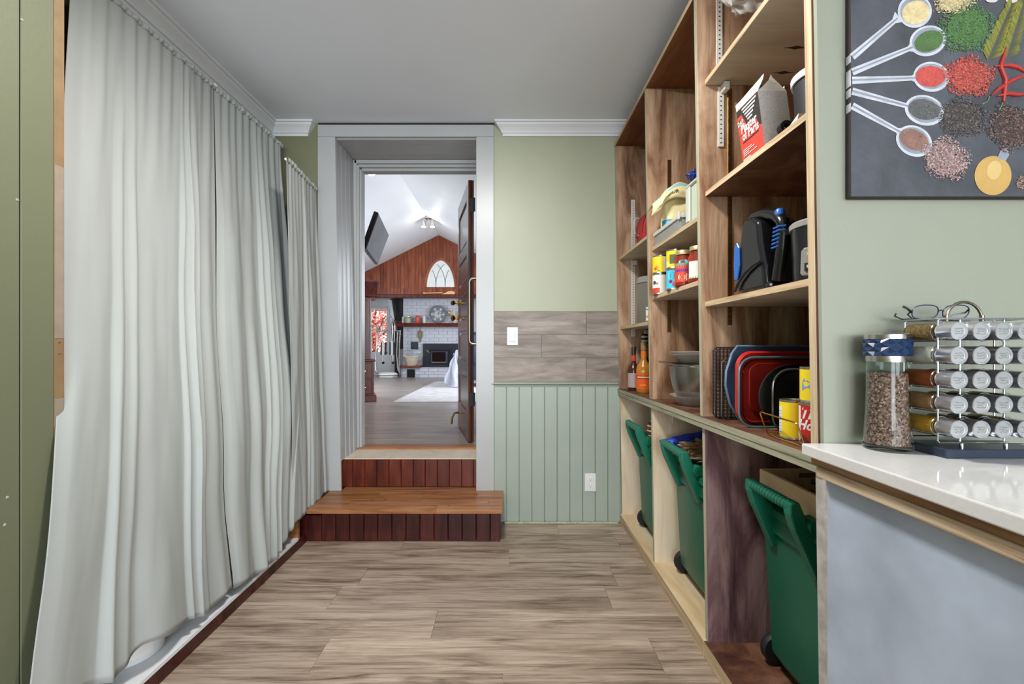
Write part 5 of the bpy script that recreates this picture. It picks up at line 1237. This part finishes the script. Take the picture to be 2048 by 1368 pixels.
for u1 in (872, 890.5):
    for sgn in (-1, 1):
        pts = []
        for i in range(10):
            t = i/9; xx = gx(u1)+sgn*.30*(1-math.cos(t*1.35)); zz_ = az0+.03+.52*math.sin(t*1.35)
            if inn_ and abs(xx-(ax0+ax1)/2)/((ax1-ax0)/2) < (1-max(0, (zz_-az0)/(az1-az0))**2.0)**.62 if zz_ < az1 else False: pts.append((xx, GY-.012, zz_))
        if len(pts) > 1: M().tube([(gx(u1), GY-.012, az0)]+pts, .0055, 6).build('curved_bar', plain('lead_bar', (120, 104, 92), .5), gw)
o = thing('wooden_paddle', 'light wooden canoe paddle lying on the red beam', 'paddle', (gx(875), GY-.05, 2.298))
M().tube([(gx(847), GY-.035, 2.325), (gx(849), GY-.035, 2.325), (gx(852), GY-.035, 2.325), (gx(886), GY-.035, 2.335)], [.02, .024, .015, .015], 10).build('shaft', plain('light_wood', (206, 156, 104), .5), o, smooth=True)
pd = [(884, 591), (890, 588), (897, 584.5), (905, 584), (910, 586), (910, 592), (905, 594), (897, 593.5), (890, 593)]
M().prism([(gx(a), GY-.045, max(2.2985, gz(b)+.02)) for a, b in pd], (0, .02, 0)).build('blade', plain('light_wood2', (214, 166, 112), .5), o, bevel=.004)

# chimney breast of white painted bricks, mantel, stove, hearth
CY = 10.95; cx0, cx1 = -2.545, -.95
ch = thing('chimney_breast', None, None, (-1.8, CY, LF)); ch['kind'] = 'structure'
B(cx0, cx1, CY+.012, LY-.001, LF, 3.0).build('mortar_core', MT['mortar'], ch)
bme = None; bh, bl_ = .078, .215
fx0, fx1, fz1 = -2.065, -1.215, 1.12+.0    # stove surround area
fz1 = CH-(687-PY)*CY/F
k = 0; z = LF+.225
while z < 2.25:
    x = cx0-(bl_/2 if k % 2 else 0)
    while x < cx1-.01:
        a, b = max(x, cx0), min(x+bl_-.008, cx1)
        skip = (b > fx0 and a < fx1 and z < fz1-.02)
        if b-a > .03 and not skip:
            full = abs(b-a-(bl_-.008)) < 1e-6
            if full and bme: ob = bpy.data.objects.new('brick', bme); COL.objects.link(ob); ob.parent = ch; ob.location = Vector((a, CY, z))-ch.location
            else:
                ob = B(0, b-a, 0, .013, 0, bh-.009).build('brick', MT['brick'], ch, local=True); ob.location = Vector((a, CY, z))-ch.location
                if full: bme = ob.data
        x += bl_
    z += bh; k += 1
struct(B(-2.93, cx0-.002, LY-.05, LY-.001, 1.05, 2.35).build('wall_recess', plain('dark_recess', (52, 46, 50), .6)))
HY = 10.55
hb = thing('hearth', None, None, (-1.8, HY, LF)); hb['kind'] = 'structure'
B(-2.50, -.95, HY+.012, CY-.001, LF, LF+.205).build('mortar_core', MT['mortar'], hb)
k = 0; z = LF
while z < LF+.20:
    x = -2.50-(.1 if k % 2 else 0)
    while x < -.96:
        a, b = max(x, -2.50), min(x+.207, -.95)
        if b-a > .02 and not (b > -2.36 and a < -2.20): B(a, b, HY, HY+.013, z, z+.062).build('brick', MT['brick'], hb)
        x += .215
    z += .069; k += 1
B(-2.365, -2.185, HY-.003, HY+.011, LF, LF+.185).build('wood_niche', MT['dark'], hb)
B(-2.53, -.95, HY-.01, CY-.001, LF+.205, LF+.222).build('hearth_top', MT['brick'], hb, bevel=.004)
x0 = (793-PX)*HY/F; x1 = (840-PX)*HY/F
B(x0, x1, HY-.06, CY-.002, LF+.2225, LF+.262).build('bench_slab', MT['cedar'], hb, bevel=.01)
mn = thing('mantel_shelf', 'dark red wooden mantel shelf on the white brick chimney', 'shelf', (-1.8, CY-.1, 1.55))
mz0, mz1 = CH-(654-PY)*CY/F, CH-(647-PY)*CY/F
M().prism([(-2.66, CY-.22, mz0), (-2.66, CY-.001, mz0), (-2.70, CY-.001, mz1), (-2.72, CY-.25, mz1)], (1.80, 0, 0)).build('board', MT['riser'], mn, bevel=.006)
MZ = mz1+.001
ck = thing('wall_clock', 'round grey clock with pale numerals standing on the mantel', 'clock', ((877-PX)*CY/F, CY-.08, MZ)); cxk, czk = (877-PX)*CY/F, MZ+.215
M().lathe([(.172, -.014), (.21, -.016), (.212, .016), (.172, .014)], (cxk, CY-.10, czk), 48, axis='Y').build('rim', plain('grey_clock_rim', (96, 100, 108), .4), ck, smooth=True)
M().lathe([(0, .004), (.175, .004), (.175, .012), (0, .012)], (cxk, CY-.10, czk), 40, axis='Y').build('face', plain('grey_clock_face', (128, 130, 134), .5, 0, .12, 20), ck)
M().lathe([(0, -.002), (.085, -.002), (.085, .004), (0, .004)], (cxk, CY-.10, czk), 32, axis='Y').build('centre_disc', plain('pale_disc', (176, 178, 180), .5, 0, .15, 30), ck)
for i in range(12):
    a = math.pi/6*i; c, s = math.sin(a), math.cos(a)
    M().prism([(cxk+c*r+s*w_, CY-.099, czk+s*r-c*w_) for r, w_ in ((.10, -.008), (.10, .008), (.16, .012), (.16, -.012))], (0, .002, 0)).build('numeral', MT['whitep'] if i % 2 else plain('numeral_dk', (84, 84, 88), .5), ck)
for a, L in ((1.5, .11), (.5, .08)): M().tube([(cxk, CY-.105, czk), (cxk+L*math.sin(a), CY-.105, czk+L*math.cos(a))], .005, 6).build('hand', MT['charcoal'], ck)
def stj(name, label, u, w_, h, mat, top=None, cat='jar'):
    x = (u-PX)*(CY-.1)/F; r = w_/2; o = thing(name, label, cat, (x, CY-.1, MZ))
    M().lathe([(0, 0), (r*.9, 0), (r, .01), (r, h*.72), (r*.7, h*.84), (0, h*.84)], (x, CY-.1, MZ), 20).build('jar_body', mat, o, smooth=True)
    M().lathe([(0, h*.84), (r*.75, h*.84), (r*.75, h*.96), (0, h)], (x, CY-.1, MZ), 20).build('jar_top', top or mat, o, smooth=True)
    return o
stj('jar', 'wide jar with a pale green pattern at the left end of the mantel', 816, .17, .17, plain('pale_green_jar', (150, 156, 128), .3, 0, .3, 30), MT['gold_lid'])
stj('candle_jar', 'orange-red lidded jar on the mantel', 835.5, .12, .20, plain('orange_jar', (200, 84, 60), .3), plain('orange_jar2', (216, 104, 76), .3))
stj('figurine', 'small white figurine between the red jar and clock', 848.5, .065, .17, MT['whitep'], cat='figurine')
stj('small_jar', 'narrow glass jar at the left edge of the mantel', 806, .05, .16, MT['greyl'])
o = thing('dried_bouquet', 'dried stems in a pale vase right of the mantel clock', 'bouquet', ((911-PX)*CY/F, CY-.1, MZ)); x = (911-PX)*CY/F
M().lathe([(0, 0), (.05, 0), (.07, .05), (.04, .13), (.05, .15), (0, .15)], (x, CY-.1, MZ), 18).build('vase', MT['greyl'], o, smooth=True)
for i, (dx, dz) in enumerate(((-.16, .26), (-.13, .30), (-.08, .27), (-.20, .21), (-.03, .30))): M().tube([(x, CY-.1, MZ+.14), (x+dx*.6, CY-.1, MZ+.08+dz*.6), (x+dx, CY-.1, MZ+dz)], [.004, .010, .016], 6).build('stem', MT['paper_br'] if i % 2 else MT['cream'], o)
o = thing('hanging_ornament', 'hanging oval woven ornament below the mantel', 'ornament', ((840-PX)*CY/F, CY-.02, 1.22)); x = (840-PX)*(CY-.03)/F
M().blob((x, CY-.035, CH-(669-PY)*CY/F), (.055, .03, .10), 12, .3, 4, 3).build('woven_body', plain('olive_straw', (130, 120, 96), .9, 0, .3, 40), o, smooth=True)
M().tube([(x, CY-.03, CH-(676-PY)*CY/F), (x, CY-.03, CH-(685-PY)*CY/F)], [.03, .008], 8).build('tassel', MT['paper_br'], o)
M().tube([(x, CY-.03, CH-(662-PY)*CY/F), (x, CY-.02, mz0-.01)], .006, 6).build('cord', MT['paper_br'], o)
x0, x1 = (822-PX)*CY/F, (836.5-PX)*CY/F; za, zc_ = CH-(698.5-PY)*CY/F, CH-(683.5-PY)*CY/F
o = thing('flue_plate', 'small square black iron plate on the white brick', 'plate', ((x0+x1)/2, CY-.01, za))
B(x0, x1, CY-.014, CY-.001, za, zc_).build('plate', MT['iron'], o, bevel=.003); B(x0+.03, x1-.03, CY-.020, CY-.014, za+.03, zc_-.03).build('raised_square', MT['iron'], o, bevel=.003)
stv = thing('wood_stove', 'black fireplace insert with a glass door in the white brick', 'stove', (-1.62, CY-.05, LF+.223)); Z0 = LF+.2225
B(fx0, fx1+.25, CY-.028, CY-.001, Z0, fz1).build('surround_panel', MT['iron'], stv, bevel=.004)
sx0, sx1 = (862-PX)*CY/F, (899-PX)*CY/F; sz0, sz1 = CH-(728-PY)*CY/F, CH-(700-PY)*CY/F
bd = B(sx0, sx1, CY-.20, CY-.028, sz0, sz1).build('stove_body', MT['iron'], stv, bevel=.02, seg=2)
B(sx0-.02, sx1+.02, CY-.22, CY-.16, sz1-.012, sz1+.015).build('top_ledge', MT['iron'], stv, bevel=.006)
def rr2(x0, x1, z0, z1, y, r): return [(a, y, b) for a, b in rrect(x0, x1, z0, z1, r)]
M().tube(rr2(sx0+.05, sx1-.05, sz0+.05, sz1-.04, CY-.205, .04), .014, 8, closed=True).build('door_frame', plain('steel_grey_door', (70, 74, 88), .3, .4), stv, smooth=True)
M().prism(rr2(sx0+.06, sx1-.06, sz0+.06, sz1-.05, CY-.203, .03), (0, .002, 0)).build('door_glass', plain('dark_stove_glass', (24, 18, 18), .08), stv)
B(sx0+.05, sx1-.05, CY-.222, CY-.20, sz0+.038, sz0+.052).build('lower_trim', MT['steel'], stv)
M().tube([(sx0-.06, CY-.21, sz1-.01), (sx0+.0, CY-.22, sz1-.06)], .010, 8).build('handle', MT['steel'], stv, smooth=True)
B(sx0+.02, sx1-.02, CY-.19, CY-.06, Z0, sz0).build('ash_drawer', MT['black_m'], stv)
bk = thing('wicker_basket', 'pale oval wicker basket on the red bench slab by the stove', 'basket', ((822-PX)*10.7/F, 10.7, LF+.263)); bx_, bz = (822-PX)*10.7/F, LF+.2635
m = M(); m.lathe([(.0, 0), (.125, 0), (.135, .02), (.17, .13), (.195, .215), (.185, .215), (.16, .13), (.12, .02), (0, .015)], (bx_, 10.74, bz), 40, sy=.72); m.build('weave', plain('pale_wicker', (206, 188, 170), .8, 0, .2, 60, .5, 80), bk, smooth=True)
M().tube([(bx_+.195*math.cos(2*math.pi*i/30), 10.74+.14*math.sin(2*math.pi*i/30), bz+.215+.018*math.cos(4*math.pi*i/30)) for i in range(30)], .010, 6, closed=True).build('braided_rim', MT['whitep'], bk, smooth=True)

# glider exercise machine
EY = 10.35
ex = thing('exercise_glider', 'silver tubular exercise glider in front of the far window', 'exercise machine', ((775-PX)*EY/F, EY, LF))
def e(u, v, dy=0): p = P(u, v, EY); return (p[0], p[1]+dy, max(p[2], LF+.02))
def px7(a, b, dy=0): return e(740+a/7.6, 590+b/7.6, dy)
sil = MT['steel']
for pts, r in (([px7(0, 470), px7(90, 475), px7(108, 500), px7(105, 700), px7(88, 900), px7(85, 1130), px7(100, 1180), px7(140, 1215), px7(420, 1205)], .018),
               ([px7(445, 530, .1), px7(430, 760, .1), px7(425, 1000, .1), px7(425, 1190, .1)], .016), ([px7(420, 560), px7(405, 900), px7(425, 1150)], .014),
               ([px7(330, 350), px7(340, 540), px7(330, 720), px7(350, 1030)], .014), ([px7(365, 470), px7(370, 600), px7(365, 740), px7(350, 1030)], .012),
               ([px7(100, 548), px7(260, 552), px7(445, 545, .1)], .016), ([px7(180, 480), px7(178, 560), px7(200, 740), px7(190, 1030)], .013),
               ([px7(180, 480), px7(200, 430), px7(250, 370), px7(255, 320)], .012), ([px7(320, 330), px7(360, 400), px7(385, 470), px7(388, 540)], .013), ([px7(370, 440), px7(375, 520)], .012)):
    M().tube(pts, r, 10).build('tube', sil, ex, smooth=True)
for a in (178, 240, 312, 372): M().tube([px7(a+4, 720, -.03), px7(a, 910, -.03)], .022, 10).build('dark_sleeve', MT['black_m'], ex, smooth=True)
for a in (208, 342): M().tube([px7(a, 705, -.05), px7(a, 920, -.05)], .028, 12).build('damper', MT['greyl'], ex, smooth=True)
for a, b in ((200, 1030), (350, 1030)): M().blob(px7(a, b), (.03, .06, .03), 8, .1).build('pedal_joint', MT['black_m'], ex, smooth=True)
M().tube([px7(150, 1195), px7(280, 1190), px7(400, 1195)], .022, 10).build('stabiliser', MT['whitep'], ex, smooth=True)
q0, q1 = px7(160, 1240), px7(400, 1240); M().prism([(q0[0], EY-.12, LF), (q1[0]-.05, EY-.12, LF), (q1[0], EY+.12, LF), (q0[0], EY+.12, LF)], (0, 0, .055)).build('foot_platform', MT['greyl'], ex, bevel=.015, seg=2)
o = thing('floor_lamp', 'white leaning cloth shade beside the dark recess', 'lamp', ((781-PX)*10.9/F, 10.9, LF))
x = (779-PX)*10.9/F
M().add([P(775, 600, 10.9), P(783, 600, 10.9), P(789, 640, 10.9), P(784, 636, 10.9), P(776, 604, 10.95)], [(0, 1, 2, 3, 4)]).build('cloth', MT['white_m'], o, solid=.01)
M().tube([(x+.02, 10.92, LF), (x+.02, 10.92, 2.2)], .012, 8).build('pole', MT['greyl'], o, smooth=True)
o.name = 'hanging_banner'; o['label'] = 'white slanted cloth hanging beside the dark recess'; o['category'] = 'banner'
dv = thing('potted_plant', 'dark pot plant standing beside the chimney', 'plant', ((794-PX)*11.0/F, 11.1, LF+.0))
x = (793-PX)*11.1/F
M().tube([(x, 11.12, LF), (x, 11.12, 1.40)], .05, 10).build('pedestal', MT['black_m'], dv); rr = random.Random(2); m = M()
for k in range(60):
    c = Vector((x+rr.uniform(-.11, .11), 11.1+rr.uniform(-.06, .06), 1.40+rr.uniform(.0, .42))); d = Vector((rr.uniform(-1, 1), rr.uniform(-.4, .4), rr.uniform(-.2, 1))).normalized()*.07; e_ = d.orthogonal().normalized()*.022
    m.add([c-d, c+e_, c+d, c-e_], [(0, 1, 2, 3)], k % 2)
m.build('leaves', [plain('grey_leaf', (120, 116, 112), .7), plain('brown_leaf', (72, 60, 58), .7)], dv)['kind'] = 'stuff'

# rug, armchair and throw
rg = M().box(-1.49, .55, 5.85, 9.2, LF+.0005, LF+.010)
o = rg.build('area_rug', plain('pale_patterned_rug', (190, 186, 186), .95, 0, .16, 7, .3, 200), bevel=.003); tag(o, 'pale grey faded pattern area rug on the living room floor', 'rug')
ac = thing('armchair', 'navy blue armchair mostly hidden behind the open door', 'chair', (-.55, 8.3, LF+.0105)); FZ = LF+.0105
B(-.90, -.10, 7.95, 8.65, FZ+.12, FZ+.42).build('seat', MT['navy'], ac, bevel=.05, seg=3); B(-.98, -.82, 7.9, 8.7, FZ+.10, FZ+.62).build('armrest', MT['navy'], ac, bevel=.06, seg=3)
B(-.95, -.10, 8.5, 8.72, FZ+.12, FZ+.98).build('backrest', MT['navy'], ac, bevel=.06, seg=3)
B(-.18, -.02, 7.9, 8.7, FZ+.10, FZ+.62).build('armrest', MT['navy'], ac, bevel=.06, seg=3)
for (a, b) in ((-.92, 7.96), (-.12, 7.96), (-.92, 8.6), (-.12, 8.6)): M().tube([(a, b, FZ), (a, b, FZ+.13)], .02, 8).build('leg', MT['mahog'], ac)
def throw(s, t):
    u = 914-6*t+(893-914)*s*(t**.75)+10*t*(1-s); v = 700+72*t+5*math.sin(s*5)*t
    p = P(u, v, 7.84+.10*math.sin(s*9+2*t)*t*.5); return (p[0]+.012*math.sin(t*14+s*6), p[1], max(p[2], FZ+.01))
o = M().grid(throw, 30, 30).build('throw_blanket', plain('white_throw', (196, 198, 212), .9, 0, .10, 9, .3, 90), smooth=True, solid=.01); tag(o, 'white throw blanket draped down the side of the navy armchair', 'blanket')

# armoire
ar = thing('armoire', 'dark mahogany armoire with curved cornice and drawers, left in the living room', 'cabinet', (-1.765, 5.95, LF), math.radians(20))
def L3(o, m, name, mat, **k): return m.build(name, mat, o, local=True, **k)
L3(ar, B(-1.15, 0, 0, .55, .0, .52), 'lower_body', MT['mahog'], bevel=.004)
L3(ar, B(-1.17, .02, -.02, .57, .52, .548), 'waist_moulding', MT['mahog'], bevel=.008, seg=2)
L3(ar, B(-1.12, -.04, .03, .55, .548, 1.36), 'upper_body', MT['mahog'], bevel=.004)
L3(ar, B(-1.18, .03, -.03, .57, .0, .085), 'plinth', MT['mahog'], bevel=.01, seg=2)
for z0_, z1_ in ((.10, .29), (.31, .50)):
    for xa_, xb_ in ((-.56, -.03), (-1.12, -.59)):
        d = L3(ar, B(xa_, xb_, -.014, .0, z0_, z1_), 'drawer', MT['mahog'], bevel=.006, seg=2)
        for hx_ in (xb_-.11, xa_+.11):
            L3(d, M().tube([(hx_-.035, -.014, (z0_+z1_)/2+.01), (hx_-.033, -.04, (z0_+z1_)/2-.005), (hx_+.033, -.04, (z0_+z1_)/2-.005), (hx_+.035, -.014, (z0_+z1_)/2+.01)], .006, 6), 'handle', MT['brass'], smooth=True)
for xa_, xb_ in ((-.57, -.07), (-1.09, -.59)):
    d = L3(ar, B(xa_, xb_, .014, .03, .58, 1.33), 'door', MT['mahog'], bevel=.004); L3(d, B(xa_+.07, xb_-.07, .006, .014, .66, 1.25), 'door_panel', MT['mahog'], bevel=.006)
pf = [(0, 0), (-.03, .02), (-.035, .05), (-.06, .09), (-.11, .13), (-.12, .16), (-.15, .19), (-.15, .215), (.5, .215), (.5, 0)]
L3(ar, M().prism([(-1.22, .03+a, 1.36+b) for a, b in pf], (1.26, 0, 0)), 'cornice', MT['mahog'], smooth=True, ang=30)
L3(ar, M().prism([(.0-.04, .03, 1.36), (.0, .03, 1.38), (.01, .03, 1.42), (.05, .03, 1.48), (.07, .03, 1.55), (.07, .03, 1.575), (-.04, .03, 1.575)], (0, .5, 0)), 'cornice_return', MT['mahog'])

# television on arm
tv = thing('television', 'flat black television tilted on a wall arm high on the left', 'television', (-1.33, 4.85, 2.2))
a, b, c, d = Vector(P(757, 425, 4.4)), Vector(P(731, 498, 4.4)), Vector(P(755, 530, 5.27)), Vector(P(778, 470, 5.3))
nrm = (d-a).cross(b-a).normalized(); 
if nrm.dot(Vector((0, 0, CH))-a) < 0: nrm = -nrm
bkv = -nrm*.045
M().hexa([a+bkv, b+bkv, c+bkv, d+bkv, a, b, c, d]).build('casing', MT['black'], tv, bevel=.006)
cc = (a+b+c+d)/4; ins = [p+(cc-p)*.06+nrm*.0015 for p in (a, b, c, d)]
M().add([tuple(p) for p in ins], [(0, 1, 2, 3)]).build('screen', plain('dark_grey_screen', (104, 106, 108), .55, 0, .12, 8, spec=.2), tv)
M().tube([tuple(cc+bkv), tuple(cc+bkv+Vector((-.14, .02, .0))), (-1.62, 4.92, 2.12), (-1.738, 4.90, 2.12)], .018, 8).build('mount_arm', MT['black_m'], tv)
B(-1.7395, -1.72, 4.83, 4.945, 2.03, 2.22).build('wall_plate', MT['black_m'], tv)
M().tube([tuple(b+bkv), P(729, 515, 4.7), P(727, 532, 4.75), P(727.5, 556, 4.8), P(724, 566, 4.85), (-1.738, 4.90, 1.7)], .006, 6).build('cable', MT['black_m'], tv, smooth=True)

# spot light on the ridge, recessed light
sp = thing('spotlight_fixture', 'two-headed chrome spotlight on the ceiling ridge', 'spotlight', (-1.58, 8.9, RZr))
glow = plain('lamp_glow', (255, 252, 244), .5, emit=14)
rz_ = slope_z(-1.575)
M().lathe([(0, 0), (.07, 0), (.07, -.03), (0, -.035)], (-1.575, 8.9, rz_-.002), 20).build('ceiling_plate', MT['steel'], sp, smooth=True)
for dx in (-.085, .085):
    M().tube([(-1.575, 8.9, rz_-.03), (-1.575+dx*.6, 8.87, rz_-.10)], .008, 8).build('arm', MT['steel'], sp)
    M().lathe([(.02, .0), (.035, -.03), (.055, -.12), (.05, -.12), (.0, -.02)], (-1.575+dx, 8.85, rz_-.08), 20).build('spot_head', MT['steel'], sp, smooth=True)
    M().lathe([(0, -.105), (.048, -.105), (.04, -.13), (0, -.14)], (-1.575+dx, 8.85, rz_-.08), 16).build('bulb', glow, sp, smooth=True)
point('ridge_lamp', (-1.575, 8.70, rz_-.30), .05, 5, (1, .96, .9))
rl = thing('recessed_light', 'round recessed ceiling light in the left slope of the vault', 'ceiling light', (-1.88, 6.3, slope_z(-1.88)))
c = (-1.88, 6.3, slope_z(-1.88)); q = Matrix.Rotation(-math.atan(.5), 4, 'Y')
def disc(r0, r1, d0, n=24): return [tuple(Vector(c)+q @ Vector((r*math.cos(2*math.pi*i/n), r*math.sin(2*math.pi*i/n), -d0))) for r in (r0, r1) for i in range(n)]
M().add(disc(.07, .10, .006), [(i, (i+1) % 24, 24+(i+1) % 24, 24+i) for i in range(24)]).build('trim_ring', MT['white_m'], rl)
M().add(disc(.0001, .07, .008), [(i, (i+1) % 24, 24+(i+1) % 24, 24+i) for i in range(24)]).build('diffuser', glow, rl)

# ------------------------------------------------------------------ the open door
DH = Vector((-.262, 3.40, LF+.008))
dr = thing('door_1', None, None, DH, math.radians(102.4)); dr['kind'] = 'structure'
DL, DHt, DT = .74, 1.955, .042
L3(dr, B(0, DL, .010, .030, 0, DHt), 'panel_core', MT['door'])
L3(dr, B(0, .105, 0, DT, 0, DHt), 'stile', MT['door'], bevel=.002); L3(dr, B(DL-.105, DL, 0, DT, 0, DHt), 'stile', MT['door'], bevel=.002)
for a, b in ((0, .21), (.50, .60), (.84, .93), (1.13, 1.22), (1.42, 1.50), (DHt-.12, DHt)): L3(dr, B(.105, DL-.105, 0, DT, a, b), 'rail', MT['door'], bevel=.003)
for a, b in ((.235, .475), (.625, .815), (.955, 1.105), (1.245, 1.395), (1.53, DHt-.15)):
    L3(dr, B(.135, DL-.135, .004, DT-.006, a, b), 'raised_panel', MT['door'], bevel=.008)
def knob(x, z, r):
    for sg, y0 in ((1, DT), (-1, 0)):
        k_ = L3(dr, M().lathe([(0, 0), (.032, 0), (.030, .006*sg), (.012, .010*sg), (.011, .030*sg), (r*.8, .040*sg), (r, .055*sg), (r*.7, .068*sg), (0, .072*sg)], (x, y0, z), 24, axis='Y'), 'door_knob', MT['brass'], smooth=True)
knob(DL-.06, .965, .030); knob(DL-.06, 1.10, .026)
for z in (.27, 1.72):
    h = L3(dr, M().tube([(-.012, .0, z), (-.012, .0, z+.10)], .0085, 10), 'hinge', MT['black_m'], smooth=True); L3(dr, B(-.001, .035, -.002, .0, z, z+.10), 'hinge_leaf', MT['black_m'])
    L3(dr, B(-.0025, -.0003, .004, .036, z, z+.10), 'hinge_leaf', MT['black_m'])
L3(dr, M().tube([(DL-.10, DT, .13), (DL-.11, DT+.04, .13), (DL-.10, DT+.06, .09), (DL-.09, DT+.065, .03)], .009, 8), 'door_stop', MT['brass'], smooth=True)
gbr = thing('grab_bar', 'brushed nickel grab bar on the right side of the door passage', 'grab bar', (-.209, 3.0, 1.13))
y = 3.02; z1g, z0g = CH-(557-PY)*y/F, CH-(688-PY)*y/F; xg = (940-PX)*y/F-.004
pts = [(-.2095, y, z1g)]
for i in range(7): a = math.pi/2*i/6; pts.append((xg+.028*(1-math.sin(a)), y, z1g-.028*(1-math.cos(a))))
for i in range(7): a = math.pi/2*i/6; pts.append((xg+.028*(1-math.cos(a)), y, z0g+.028*(1-math.sin(a))))
pts.append((-.2095, y, z0g)); M().tube(pts, .0115, 14).build('bar', MT['nickel'], gbr, smooth=True)
for z in (z0g, z1g): M().lathe([(0, -.006), (.024, -.006), (.026, 0), (0, 0)], (-.2095, y, z), 20, axis='X').build('flange', MT['nickel'], gbr, smooth=True)
